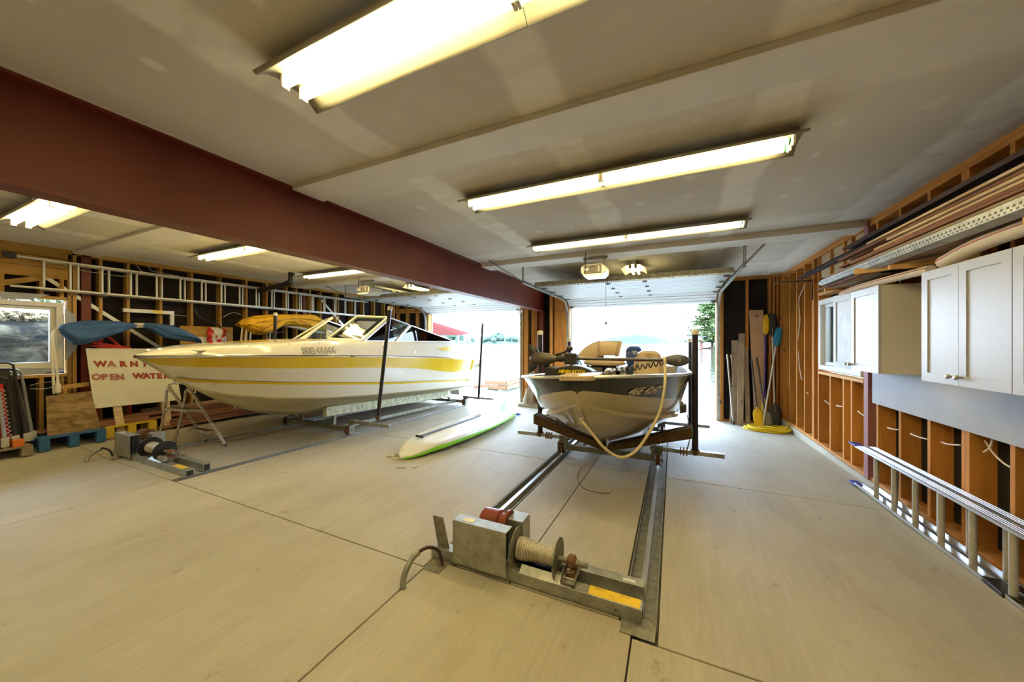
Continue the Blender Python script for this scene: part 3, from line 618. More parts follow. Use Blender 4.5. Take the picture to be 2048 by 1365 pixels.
def hull_half(y):
    gx, gz, kz = interp(g_x, y), interp(g_z, y), interp(k_z, y)
    cx = interp(c_x, y); cz = interp(c_z, y) if y >= 2.33 else kz+.02
    cx = min(cx, gx*.9); cz = max(cz, kz+.01)
    yb = max(gz-interp(yb_d, y), cz+.004); sz = min(max(interp(st_z, y), cz+.002), yb-.001) if y > 2.05 else cz+.001
    def side(z):
        t = (z-cz)/max(.001, gz-cz); t = max(0, min(1, t)); return cx+(gx-cx)*(t**.8)
    pts = [(0, kz)]
    for t, b in ((.33, .012), (.36, -.004), (.66, .012), (.69, -.004)): pts.append((cx*t, kz+(cz-kz)*(t**1.15)-b*min(1, cx*2)))
    pts += [(cx, cz-.018), (cx+.012, cz+.004)]
    for q_, z in enumerate((sz-.02, sz+.016, sz+.024, sz+.10, yb)): z = max(min(z, yb-.0012*(4-q_)), cz+.003+.0003*q_); pts.append((side(z), z))
    pts += [(side((yb+gz)/2), (yb+gz)/2), (gx, gz-.006)]
    return pts
rows = [];
for y in ST:
    h = hull_half(y); rows.append([(XC-a, y, z) for a, z in reversed(h[1:])]+[(XC+a, y, z) for a, z in h])
n_h = len(hull_half(4.0)); nn = 2*n_h-1
def hm(i, k):
    j = abs(k+.5-(n_h-1))-.5      # segment index from keel
    j = int(round(j)); y = ST[i]
    if j < 6: return 1
    if j == 7 and y > 2.1: return 2
    if j == 8 and y > 2.1: return 3
    if j >= 11: return 2
    return 0
hb_ = MB(); hb_.grid(rows, mif=hm)
tr_ = hb_.v[-nn:]; b0 = len(hb_.v)-nn; hb_.f.append(tuple(range(b0, b0+nn))); hb_.m.append(0)
hull = hb_.build('hull', [M['gel'], M['gel_d'], M['yel'], M['pin']], RB, smooth=True)
hull_bvh = BVHTree.FromPolygons([tuple(v) for v in hb_.v], hb_.f)
# rub rail
for s in (-1, 1):
    MB().tube([(XC+s*(interp(g_x, y)+.004), y, interp(g_z, y)+.012) for y in ST], .017, 8).build('rub_rail', M['chrome'], RB, smooth=True)
# deck with bow crown, coaming and cockpit well
def deck_half(y):
    gx, gz, tz = interp(g_x, y), interp(g_z, y), interp(t_z, y)
    pts = [(gx, gz+.004), (gx*.985, gz+.05*min(1, (tz-gz)*5)), (gx*.96, lerp(gz, tz, .45)), (gx*.925, lerp(gz, tz, .72)), (gx*.89, lerp(gz, tz, .93)), (gx*.85, tz)]
    well = 4.3 <= y <= 7.15
    if well: pts += [(gx*.76, tz+.004), (gx*.74, tz-.02), (gx*.73, .75), (gx*.4, .72), (0, .72)]
    else:
        pts += [(gx*.76, tz+.012), (gx*.72, tz+.016), (gx*.55, tz+.024), (gx*.3, tz+.03), (0, tz+.032)]
    return pts
rows = []
DST = ST[:-1]+[8.3]; DST = sorted(set(DST+[4.28, 7.16]))
for y in DST:
    h = deck_half(y); rows.append([(XC-a, y, z) for a, z in h]+[(XC+a, y, z) for a, z in reversed(h[:-1])])
dk = MB(); dk.grid(rows); dk.build('deck', M['gel'], RB, smooth=True)
deck_bvh = BVHTree.FromPolygons([tuple(v) for v in dk.v], dk.f)
# style lines on the deck side and a yellow flash at the quarter
for s in (1, -1):
    P = [(XC+s*3, y, z) for y, z in ((6.05,1.355),(6.5,1.40),(6.9,1.405),(7.2,1.34),(7.25,1.285),(6.9,1.285),(6.4,1.30))]
    Q = []
    cen = Vector((XC+s*3, 6.7, 1.34)); P2 = [Vector(p) for p in P]
    mb = MB(); rings = [[p.lerp(cen, t) for p in P2] for t in (0, .35, .7, .98)]
    rr = []
    for r in rings:
        q = []
        for p in r:
            h_ = deck_bvh.ray_cast(p, Vector((-s, 0, 0)), 4); q.append((h_[0]+Vector((s*.004, 0, .002))) if h_[0] else p)
        rr.append(q)
    mb.grid(rr, close=True).build('yellow_flash', M['yel'], RB)
def deck_patch(name, poly, m, cx, cy):
    mb = MB(); c0 = Vector((cx, cy, 3)); rr = []
    for t in (0, .4, .8, .98):
        q = []
        for x, y in poly:
            p = Vector((x, y, 3)).lerp(c0, t); h_ = deck_bvh.ray_cast(p, Vector((0, 0, -1)), 4); q.append(h_[0]+Vector((0, 0, .005)))
        rr.append(q)
    mb.grid(rr, close=True).build(name, m, RB)
deck_patch('yellow_deck_stripe', [(XC-.55,2.9),(XC-.2,2.75),(XC+.25,2.75),(XC+.4,3.0),(XC+.2,3.2),(XC-.3,3.2)], M['yel'], XC-.05, 3.0)
deck_patch('yellow_deck_stripe', [(XC+.35,3.55),(XC+.8,3.5),(XC+.88,3.75),(XC+.75,4.0),(XC+.4,3.9)], M['yel'], XC+.62, 3.75)
MB().blob((XC, 1.99, interp(t_z, 1.99)+.03), (.045, .09, .028), 12, 6).build('bow_light', M['chrome'], RB, smooth=True)
for yy in (2.62, 3.05, 3.45):
    MB().blob((XC+interp(g_x, yy)*.89, yy, lerp(interp(g_z, yy), interp(t_z, yy), .93)), (.008, .01, .008), 8, 4).build('deck_snap', M['galv_d'], RB)
# oval vent, nav fitting and cleats on the near side
def on_side(y, z, s=1, bvh=deck_bvh):
    h_ = bvh.ray_cast(Vector((XC+s*3, y, z)), Vector((-s, 0, 0)), 4); return h_[0]
p = on_side(2.22, 1.40); MB().blob(p, (.03, .10, .013), 14, 6).build('oval_vent', M['galv'], RB, smooth=True)
p = on_side(4.62, 1.42); MB().blob(p, (.02, .06, .018), 12, 6).build('side_cleat', M['galv_d'], RB, smooth=True)
p = on_side(7.75, 1.14); MB().blob(p, (.02, .05, .02), 12, 6).build('side_cleat', M['chrome'], RB, smooth=True)
for (y, z) in ((5.35,1.31),(6.1,1.24)): p = on_side(y, z); MB().lathe(p-Vector((.01,0,0)), (1,0,0), [(0,.022),(.015,.022),(.02,.014)], 12).build('drain_fitting', M['chrome'], RB)
M['ink'] = mat('dark_ink', (.03,.03,.04), .5); M['gold_t'] = mat('letter_fill', (.80,.76,.64), .4)
o = Vector((XC+2.0, 3.40, 1.375))
text_part('registration_outline', '50E 41644', .115, o, (0,1,0), (0,0,1), M['ink'], RB, deck_bvh, (-1,0,0), lift=.004, offset=.006, space=.95)
text_part('registration_fill', '50E 41644', .115, o, (0,1,0), (0,0,1), M['gold_t'], RB, deck_bvh, (-1,0,0), lift=.008, offset=-.0005, space=.95)
text_part('maker_lettering', 'DORAL', .115, Vector((XC+2.0, 7.80, .895)), (0,1,.0), (0,0,1), M['ink'], RB, hull_bvh, (-1,0,0), lift=.004, offset=.002, shear=.2, space=1.0)
# windshield
def pane(pts, name, fr=.022):
    pts = [Vector(p) for p in pts]; n_ = (pts[1]-pts[0]).cross(pts[2]-pts[0]).normalized()
    g = MB().prism([p-n_*.003 for p in pts], n_*.006).build(name, M['glass_g'], WS)
    f = MB()
    for a, b in zip(pts, pts[1:]+pts[:1]): f.bar(a, b, fr, fr*1.25, up=n_)
    f.build('frame', M['gel'] if fr > .02 else M['alu'], g)
    return g
WS = RB
for s in (1, -1):
    a = (XC+s*.36, 4.04, 1.555); b = (XC+s*.93, 4.23, 1.525); c_ = (XC+s*.86, 4.90, 1.96); d = (XC+s*.34, 4.66, 1.98)
    pane([a, b, c_, d], 'windshield_pane', .034)
    m1 = (XC+s*.96, 4.98, 1.515); m2 = (XC+s*.93, 5.40, 1.85); e = (XC+s*.96, 6.95, 1.515)
    pane([(XC+s*.955, 4.27, 1.52), m1, m2, (XC+s*.875, 4.96, 1.955)], 'side_pane', .018)
    pane([(XC+s*.96, 5.02, 1.515), e, (XC+s*.93, 5.46, 1.835)], 'side_pane', .018)
    MB().bar(m1, m2, .05, .02).build('pane_post', M['alu_d'], RB)
    MB().bar((XC+s*.35, 4.35, 1.76), (XC+s*.40, 4.12, 1.54), .02, .03).build('brace', M['gel'], RB)
MB().blob((XC+.96, 6.35, 1.525), (.015, .04, .02), 8, 5).build('latch', M['black'], RB)
for s in (-.45, .45):
    MB().blob((XC+s, 5.45, 1.30), (.25, .09, .30), 14, 8, p=4).blob((XC+s, 5.2, 1.02), (.26, .26, .09), 14, 8, p=4).box(XC+s-.06, XC+s+.06, 5.15, 5.3, .73, .95).build('helm_seat', M['gel'], RB, smooth=True)
MB().prism([(XC+.25, 4.55, .74), (XC+.25, 4.95, .74), (XC+.25, 4.85, 1.45), (XC+.25, 4.5, 1.50)], (.5, 0, 0)).build('dashboard', M['gel'], RB, bevel=.02)
# bow eye with a chain link
MB().tube(arc((XC, 2.20, 1.00), .03, 60, 300, 8, 'yz'), .008, 8).build('bow_eye', M['chrome'], RB)
# stern drive
MB().prism([(XC-.16, 8.3, .62), (XC-.16, 8.44, .55), (XC-.16, 8.46, .1), (XC-.16, 8.36, -.02), (XC-.16, 8.31, .15)], (.32, 0, 0)).build('stern_drive', M['galv_d'], RB, bevel=.02)
# ---------------------------------------------------------------- cradle under the runabout
def wheel(mb, x, y, z, r=.075, w=.05): mb.lathe((x-w/2, y, z), (1,0,0), [(0, r*1.15), (.008, r*1.15), (.010, r*.9), (w-.010, r*.9), (w-.008, r*1.15), (w, r*1.15)], 20)
def cradle(name, lab, xa, xb, fy, ry, arms, bunk, posts):
    t = thing(name, lab, 'boat cradle', ((xa+xb)/2, (fy+ry)/2, zf(-3, (fy+ry)/2)))
    for y in (fy, ry):
        z = -0.0255*(y-1.9)
        MB().box(xa+.06, xb-.06, y-.035, y+.035, z+.075, z+.145).build('cross_beam', M['galv_d'], t, bevel=.004)
        for x in (xa, xb):
            mb = MB(); wheel(mb, x, y, z+.092); w = mb.build('wheel', M['rust'], t, smooth=True)
            MB().cyl((x-.06, y, z+.092), (x+.06, y, z+.092), .014, 10).build('axle', M['galv_d'], w)
            s = 1 if x == xb else -1
            MB().box(x+s*.045-.006, x+s*.045+.006, y-.05, y+.05, z+.03, z+.17).box(x-s*.045-.006, x-s*.045+.006, y-.05, y+.05, z+.03, z+.17).box(x-.05, x+.05, y-.05, y+.05, z+.165, z+.175).build('wheel_bracket', M['galv_d'], t)
        za = z+arms[2]
        for a, b in ((arms[0], xa+.10), (xb-.10, arms[1])):
            MB().box(a, b, y-.03+.08, y+.03+.08, za-.025, za+.025).build('side_arm', M['galv'], t, bevel=.003)
            MB().box(xa-.05 if a < xa else xb-.06, xa+.06 if a < xa else xb+.05, y+.03, y+.11, z+.14, za+.03).build('arm_clamp', M['galv_d'], t)
    mb = MB()
    for x in (xa+.25, xb-.25): mb.bar((x, fy, -0.0255*(fy-1.9)+.11), (x, ry, -0.0255*(ry-1.9)+.11), .05, .06)
    mb.f and mb.build('side_rail', M['galv_d'], t)
    return t
CR1 = cradle('boat_cradle', 'steel wheeled cradle with pale bunks under the yellow and white runabout', -6.51, -4.89, 4.10, 7.62, (-7.25, -4.08, .215), None, None)
for s in (-1, 1):
    x = XC+s*.42
    mb = MB()
    pts = []
    for y in (3.93, 7.4):
        t_ = .42/interp(c_x, y); zt = interp(k_z, y)+(interp(c_z, y)-interp(k_z, y))*(t_**1.15)-.02
        pts.append((y, zt))
    w = .05
    v = []
    for y, zt in pts: v += [(x-w, y, zt-.15-.01*s), (x+w, y, zt-.15+.01*s), (x+w, y, zt+.02*s), (x-w, y, zt-.02*s)]
    mb.add(v, [(0,1,2,3),(7,6,5,4),(0,4,5,1),(1,5,6,2),(2,6,7,3),(3,7,4,0)]).build('bunk', M['bunkw'], CR1, bevel=.008)
    for y, zt in pts:
        yy = y+.2 if y < 5 else y+.1
        MB().bar((x, 4.1 if y < 5 else 7.55, -0.0255*(y-1.9)+.14), (x, 4.12 if y < 5 else 7.38, zt-.10), .05, .05, up=(1,0,0)).build('bunk_bracket', M['galv_d'], CR1)
def post(lab, base, top, r=.028, cap=.06, cat='guide post', clamps=True, grp=None):
    t = thing('guide_post', lab, cat, base, grp); b = Vector(base); q = Vector(top); d = (q-b).normalized()
    MB().tube([b, q-d*cap], r, 14).build('pole', M['blk_pipe'], t, smooth=True)
    MB().tube([q-d*cap, q-d*.01, q], [r*1.18, r*1.18, r*.8], 14).build('cap', M['cap_pvc'], t, smooth=True)
    if clamps: MB().tube(arc((b.x, b.y, b.z+.03), r*1.35, 0, 360, 14, 'xy'), .006, 6).tube(arc((b.x, b.y, b.z+.055), r*1.35, 0, 360, 14, 'xy'), .006, 6).build('u_bolt', M['rust'], t)
post('tall leaning black guide post in front of the runabout side windows', (-4.345, 4.18, .24), (-4.08, 4.18, 2.07), .030)
post('black guide post at the runabout stern, seen against the lake', (-4.52, 7.70, .03), (-4.40, 7.70, 2.0), .030)
post('black guide post with a cream cap on the far side of the runabout bow', (-7.10, 4.18, .22), (-7.03, 4.18, 2.08), .030)
# ---------------------------------------------------------------- fishing boat
FB = thing('fishing_boat', 'cream and dark blue aluminium fishing boat with its bow towards the room', 'boat', (-.77, 5.3, .15))
XF = -.77; ROLL = .05
M['navy'] = mat('navy_hull_paint', (.012,.018,.028), .22, coat=.4)
M['cream'] = mat('cream_hull_paint', (.56,.47,.30), .16, coat=.7, var=.05, vs=2)
M['tan'] = mat('tan_vinyl', (.52,.40,.25), .4, var=.08, vs=5, bump=.05)
M['tan2'] = mat('taupe_vinyl', (.35,.26,.18), .45)
fk = [(2.96,1.183),(2.98,1.12),(3.012,1.06),(3.14,.90),(3.38,.71),(3.82,.48),(4.2,.32),(4.6,.20),(5.2,.155),(7.7,.07)]
fgx = [(2.96,.01),(2.975,.14),(3.0,.26),(3.06,.38),(3.14,.48),(3.3,.60),(3.6,.76),(4.0,.88),(4.5,.96),(6,.97),(7.7,.93)]
fgz = [(2.96,1.19),(3.3,1.165),(3.8,1.13),(4.4,1.09),(5.2,1.05),(7.7,.98)]
fbd = [(2.96,.10),(3.2,.155),(3.5,.20),(3.8,.23),(4.4,.27),(7.7,.29)]
fcx = [(2.96,.004),(3.12,.02),(3.3,.20),(3.6,.44),(4.0,.66),(4.5,.80),(5.2,.84),(7.7,.84)]
fcz = [(3.12,.93),(3.4,.81),(3.8,.71),(4.4,.62),(5,.55),(7.7,.43)]
FS = [2.96,2.975,3.0,3.03,3.06,3.1,3.14,3.2,3.3,3.42,3.6,3.8,4.0,4.25,4.5,4.85,5.2,5.7,6.2,6.8,7.3,7.7]
def RL(p): return (p[0], p[1], p[2]+ROLL*(p[0]-XF))
def fhalf(y):
    gx, gz, kz = interp(fgx, y), interp(fgz, y), interp(fk, y)
    cx = min(interp(fcx, y), gx*.9); cz = max(interp(fcz, y) if y > 3.12 else kz+.02, kz+.01); bz = max(gz-interp(fbd, y), cz+.01)
    side = lambda z: cx+(gx-cx)*max(0, min(1, (z-cz)/max(.001, gz-cz)))**.85
    k = min(1, cx*3)
    return [(0, kz), (cx*.25, kz+(cz-kz)*.17), (cx*.5, kz+(cz-kz)*.38), (cx*.78, kz+(cz-kz)*.70), (cx-.01*k, cz-.035*k), (cx+.022*k, cz-.022*k), (cx+.022*k, cz+.012*k), (cx+.002, cz+.028*k), (side(lerp(cz, bz, .35)), lerp(cz, bz, .35)), (side(lerp(cz, bz, .7)), lerp(cz, bz, .7)), (side(bz), bz), (side(bz+.004), bz+.004), (side(lerp(bz, gz, .5)), lerp(bz, gz, .5)), (gx, gz)]
rows = []
for y in FS:
    h = fhalf(y); rows.append([RL((XF-a, y, z)) for a, z in reversed(h[1:])]+[RL((XF+a, y, z)) for a, z in h])
nf = len(fhalf(4)); nn = 2*nf-1
fm = lambda i, k: 1 if (int(round(abs(k+.5-(nf-1))-.5)) >= 10 or FS[i] < 3.02) else 0
fh = MB(); fh.grid(rows, mif=fm); b0 = len(fh.v)-nn; fh.f.append(tuple(range(b0, b0+nn))); fh.m.append(0)
fh.build('hull', [M['cream'], M['navy']], FB, smooth=True)
fbvh = BVHTree.FromPolygons([tuple(v) for v in fh.v], fh.f)
for s in (-1, 1):
    MB().tube([RL((XF+s*(interp(fgx, y)+.006), y, interp(fgz, y)+.006)) for y in FS], .020, 8, sy=.8).build('gunwale_trim', M['alu'], FB, smooth=True)
MB().tube([RL((XF, y-.008, interp(fk, y)-.004)) for y in FS[6:14]], .009, 8).build('keel_strip', M['cream'], FB, smooth=True)
# interior: bow deck, inner sides, cockpit floor, stern
rows = []
for y in FS[1:]:
    gx, gz = interp(fgx, y), interp(fgz, y)
    zd = gz-.02 if y < 4.45 else .66
    w = gx*.96 if y < 4.45 else gx*.93
    rows.append([RL(p) for p in ((XF-gx, y, gz), (XF-w, y, gz-.004), (XF-w+(.03 if y < 4.45 else .12), y, zd), (XF-w*.4, y, zd), (XF+w*.4, y, zd), (XF+w-(.03 if y < 4.45 else .12), y, zd), (XF+w, y, gz-.004), (XF+gx, y, gz))])
MB().grid(rows).build('inner_deck', mat('brown_deck_carpet', (.10,.075,.055), .95, bump=.3), FB)
MB().prism([RL(p) for p in ((XF-.13, 2.93, 1.165), (XF+.15, 2.93, 1.165), (XF+.18, 3.0, 1.165), (XF+.18, 3.3, 1.165), (XF-.16, 3.3, 1.165), (XF-.16, 3.0, 1.165))], (0, 0, .045)).build('bow_plate', M['tan'], FB, bevel=.008)
for x in (-.10, .06, .13): MB().lathe((XF+x, 2.931, 1.19), (0,-1,0), [(0,.008),(.004,.006)], 8).build('screw', M['galv_d'], FB)
M['letter_tan'] = mat('beige_lettering', (.70,.60,.45), .4)
text_part('registration_lettering', '46E 4247', .105, Vector((-.13, 3.36, 1.05)), (.48,.877,-.02), (0,0,1), M['letter_tan'], FB, fbvh, (-.877,.48,0), lift=.006, offset=.004, shear=.18, space=1.0)
p = fbvh.ray_cast(Vector((.09, 2.0, .74)), Vector((0,1,0)), 5)[0]
MB().lathe(p-Vector((0,.01,0)), (0,-1,0), [(0,.035),(.004,.035),(.006,.02)], 16).build('round_badge', mat('badge_green', (.30,.36,.16), .4), FB)
MB().tube(arc((XF, 3.20, .80), .03, 90, 270, 8, 'yz'), .008, 8).build('bow_eye', M['chrome'], FB)
# seats
def seat(name, lab, x, y, z, w, mtx=M['tan']):
    mb = MB(); mb.blob((x, y, z), (w/2, .23, .055), 20, 8, p=3.5); mb.build(name, mtx, FB, smooth=True, label=lab)
seat('seat_cushion', None, -.93, 5.35, 1.20, .62)
mb = MB(); path = [(-1.30, 5.5, 1.22), (-1.22, 5.5, 1.31), (-1.10, 5.5, 1.385), (-.95, 5.5, 1.405), (-.80, 5.5, 1.405), (-.72, 5.5, 1.39)]
mb.tube(catmull(path, 5), .052, 16, sy=2.2).build('folded_backrest', M['tan'], FB, smooth=True)
MB().tube([(-1.02, 5.5, 1.40), (-1.06, 5.5, 1.395)], .056, 16, sy=2.2).build('backrest_band', M['tan2'], FB, smooth=True)
MB().tube([(-.78, 5.5, 1.404), (-.74, 5.5, 1.395)], .056, 16, sy=2.2).build('backrest_band', M['tan2'], FB, smooth=True)
MB().cyl((-.95, 5.4, .63), (-.95, 5.4, 1.15), .035).box(-1.1, -.75, 5.25, 5.55, 1.12, 1.15).build('seat_pedestal', M['black'], FB)
prof = [(-.215, 1.0), (-.215, 1.12), (-.19, 1.24), (-.15, 1.33), (-.09, 1.365), (.09, 1.365), (.15, 1.33), (.19, 1.24), (.215, 1.12), (.215, 1.0)]
sb = MB().prism([(-.32+a, 5.40, b-.0) for a, b in prof], (0, .12, .02)).build('seat_backrest', M['tan'], FB, smooth=True, bevel=.025)
for s in (-1, 1): MB().prism([(-.32+s*.13, 5.392, 1.34), (-.32+s*.165, 5.392, 1.30), (-.32+s*.205, 5.392, 1.02), (-.32+s*.15, 5.392, 1.02)], (0, .01, 0)).build('backrest_panel', M['tan2'], FB)
e = MB().tube([(-.32+.045*math.cos(a*PI/10), 5.385, 1.30+.032*math.sin(a*PI/10)) for a in range(21)], .004, 6).tube([(-.34, 5.385, 1.285), (-.32, 5.385, 1.312), (-.30, 5.385, 1.29)], .004, 6).tube([(-.36, 5.385, 1.247), (-.28, 5.385, 1.247)], .003, 6).build('emblem', M['tan2'], FB)
MB().blob((-.32, 5.2, 1.0), (.23, .22, .05), 18, 8, p=3.5).build('seat_cushion', M['tan'], FB, smooth=True)
MB().cyl((-.32, 5.25, .66), (-.32, 5.25, .98), .035).build('seat_pedestal', M['black'], FB)
MB().box(-1.66, -.98, 5.85, 6.25, .66, 1.12).build('console', M['tan'], FB, bevel=.03)
mb = MB(); mb.grid([[(-1.66, 5.9, 1.10), (-1.5, 5.78, 1.11), (-1.3, 5.75, 1.11), (-1.02, 5.8, 1.11)], [(-1.66, 6.05, 1.30), (-1.5, 5.98, 1.42), (-1.3, 5.96, 1.45), (-1.06, 6.0, 1.40)]])
mb.build('windscreen', M['glass_g'], FB, smooth=True, solid=.005)
OB = MB().blob((XF+.02, 7.95, 1.20), (.20, .28, .24), 20, 10, p=3.2).build('outboard_cowl', mat('dark_blue_cowl', (.035,.06,.13), .25, coat=.5), FB, smooth=True)
MB().prism([(XF-.06, 7.8, 1.0), (XF-.06, 8.05, 1.0), (XF-.06, 8.0, .1), (XF-.06, 7.85, .1)], (.12, 0, 0)).box(XF-.13, XF+.13, 7.68, 7.82, .6, 1.0).build('outboard_leg', M['black'], FB, bevel=.02)
# ---------------------------------------------------------------- cradle under the fishing boat
CR2 = cradle('boat_cradle', 'steel wheeled cradle with a brown V bunk under the fishing boat', -1.415, -.165, 4.72, 6.52, (-2.12, .56, .215), None, None)
for y, dz in ((4.50, 0), (6.45, -.07)):
    for s in (-1, 1):
        a = Vector((XF+.02*s, y, .16+dz)); b = Vector((XF+s*.97, y, .505+dz*.8+.01*s)); 
        h = .13
        mb = MB().hexa([(a.x, y-.02, a.z-h*.35), (b.x, y-.02, b.z-h), (b.x, y+.16, b.z-h), (a.x, y+.16, a.z-h*.35), (a.x, y-.02, a.z+.03), (b.x, y-.02, b.z), (b.x, y+.16, b.z), (a.x, y+.16, a.z+.03)])
        bk = mb.build('bunk', M['carpet_d'], CR2, bevel=.006)
        MB().box(min(b.x, b.x+s*.012), max(b.x, b.x+s*.012), y-.02, y+.16, b.z-h, b.z).build('carpet_edge', mat('green_carpet_edge', (.10,.22,.12), .95, bump=.3), bk)
        MB().bar((XF+s*.55, y+.10, -0.0255*(y-1.9)+.12), (XF+s*.55, y+.10, .20+dz), .04, .04, up=(0,1,0)).build('bunk_bracket', M['galv_d'], CR2)
for (x, y, top, lab) in ((.25, 4.80, 1.655, 'black guide post with a cream cap at the right front of the fishing boat'), (-1.77, 4.80, 1.67, 'black guide post with a white cap at the left front of the fishing boat'), (.275, 6.60, 1.56, 'shorter looking black guide post behind the right front one'), (-1.83, 6.60, 1.57, 'black guide post at the left rear of the fishing boat')):
    post(lab, (x, y, -0.0255*(y-1.9)+.19), (x, y, top), .036 if y < 5 else .034)
M['clamp_o'] = mat('rusty_clamp', (.30,.14,.04), .7, var=.4, vs=40)
for x in (-1.64, .12):
    for k in range(3): MB().tube([(x+k*.035-.03, 4.80+.045*math.cos(a*PI/4), .14+.045*math.sin(a*PI/4)+.0) for a in range(9)], .008, 6).build('hose_clamp', M['clamp_o'], CR2)
tg = tag(MB().tube(catmull([(.16, 4.70, .62), (.18, 4.72, .50), (.20, 4.75, .40), (.19, 4.78, .30), (.16, 4.8, .16)]), .007, 6).build('tie_rope', mat('grey_tie_rope', (.25,.23,.22), .9)), 'grey tie rope hanging between the right bunk end and the cradle arm', 'rope')
# ---------------------------------------------------------------- trolling motor lying across the bow
TM = thing('trolling_motor', 'black bow trolling motor with yellow lettering lying across the fishing boat bow', 'trolling motor', (-.6, 3.5, 1.17))
M['tm'] = mat('graphite_plastic', (.030,.028,.027), .38, var=.2, vs=12)
MB().prism([(-1.20,3.38,1.155),(-.70,3.38,1.165),(-.68,3.38,1.20),(-.74,3.38,1.235),(-.82,3.38,1.26),(-.92,3.38,1.268),(-1.02,3.38,1.25),(-1.08,3.38,1.235),(-1.14,3.38,1.245),(-1.20,3.38,1.24)], (0,.16,0)).build('mount_case', M['tm'], TM, bevel=.012)
text_part('yellow_lettering', 'MINN KOTA', .048, Vector((-.915, 3.372, 1.205)), (1,0,.01), (0,0,1), mat('yellow_print', (.85,.62,.01), .5), TM, offset=.002, shear=.3, extrude=.001, space=1.0)
text_part('white_lettering', 'POWERDRIVE', .020, Vector((-.905, 3.372, 1.172)), (1,0,.01), (0,0,1), M['white'], TM, offset=.0005, extrude=.001)
MB().lathe((-1.385, 3.45, 1.325), (1,0,0), [(0,.02),(.02,.052),(.06,.066),(.14,.068),(.20,.062),(.25,.045),(.285,.028),(.30,.026)], 20).build('motor_housing', mat('brown_grey_metal', (.09,.075,.055), .4, .3), TM, smooth=True)
def blade(a0, L, name='propeller_blade'):
    mb = MB(); o_ = Vector((-1.35, 3.45, 1.325)); ca, sa = math.cos(a0), math.sin(a0)
    prof = [(.03,-.05,.05),(.07,-.055,.06),(.11,-.055,.045),(.145,-.06,.01),(.165,-.06,-.035)]
    rows = []
    for r, a, b in prof:
        f = L/.165; rows.append([o_+Vector((a*.9+.01*k_, 0, 0))+Vector((0, -sa, ca))*r*f+Vector((0, 0, 0)) for k_ in (0,)]+[o_+Vector((b, 0, 0))+Vector((0, -sa, ca))*r*f+Vector((0, ca, sa))*.02])
    mb.grid(rows).build(name, M['tm'], TM, smooth=True, solid=.010)
blade(0.1, .15); blade(PI-.15, .155)
MB().tube([(-1.09, 3.45, 1.332), (-1.0, 3.45, 1.334)], .032, 14).tube([(-1.06,3.45,1.332),(-1.03,3.45,1.333)], .038, 14).build('collar', M['tm'], TM, smooth=True)
MB().box(-1.0, -.87, 3.40, 3.52, 1.275, 1.39).build('pivot_block', M['tm'], TM, bevel=.012)
MB().tube([(-.9, 3.45, 1.334), (-.05, 3.45, 1.337)], .0155, 14).build('shaft', mat('dark_brown_shaft', (.05,.035,.03), .25, coat=.3), TM, smooth=True)
MB().tube(catmull([(-1.10,3.44,1.37),(-1.04,3.44,1.385),(-.98,3.44,1.41),(-.95,3.44,1.43)]), [.012]*19, 10).blob((-.95,3.44,1.435),(.035,.04,.03),12,6).build('lift_handle', M['tm'], TM, smooth=True)
MB().lathe((-.085, 3.45, 1.335), (1,0,.02), [(0,.022),(.03,.034),(.08,.05),(.13,.056),(.17,.050),(.205,.034),(.222,.012)], 22).build('control_head', mat('slate_plastic', (.075,.075,.09), .35), TM, smooth=True)
text_part('head_decal', '55', .03, Vector((.055, 3.392, 1.337)), (0,0,-1), (1,0,0), M['white'], TM, extrude=.001)
cp = []
for i in range(150):
    t_ = i/149; b_ = Vector((-.50+.42*t_, 3.45, 1.225+.085*t_)); r_ = .030*(1-.3*t_); a_ = 2*PI*9*t_
    cp.append(b_+Vector((0, math.cos(a_)*r_, math.sin(a_)*r_)))
MB().tube(cp, .006, 6).build('coiled_cord', M['black'], TM, smooth=True)
MB().tube(catmull([(-.74,3.42,1.20),(-.66,3.42,1.215),(-.58,3.43,1.20),(-.50,3.45,1.225)]), .006, 6).build('lead_cord', M['black'], TM)
for k, x in enumerate((-.57, -.49, -.455)):
    MB().lathe((x, 3.42, 1.20), (0,1,0), [(0,.036),(.02,.040),(.03,.040)], 18).build('chrome_dial', M['chrome'], TM, smooth=True)
RP = tag(MB().tube(catmull([(-.07,3.45,1.36),(-.065,3.415,1.345),(-.06,3.40,1.27),(-.06,3.34,1.15),(-.075,3.32,1.02),(-.11,3.30,.87),(-.18,3.27,.72),(-.28,3.22,.56),(-.38,3.18,.49),(-.47,3.16,.50),(-.57,3.13,.58),(-.66,3.12,.69),(-.73,3.13,.76),(-.765,3.155,.80)], 8), .0125, 10).build('bow_rope', mat('cream_rope', (.72,.62,.38), .85, bump=.6, bs=120), smooth=True), 'cream rope looped from the trolling motor down to the bow eye', 'rope')
RP2 = MB()
for k in range(3): RP2.tube(catmull([(-.76+.014*math.cos(a*PI/3+k), 3.145+.014*math.sin(a*PI/3), .80-.02*k) for a in range(7)], 3), .009, 6)
k_ = RP2.build('knot', M['tan'], RP, smooth=True); 
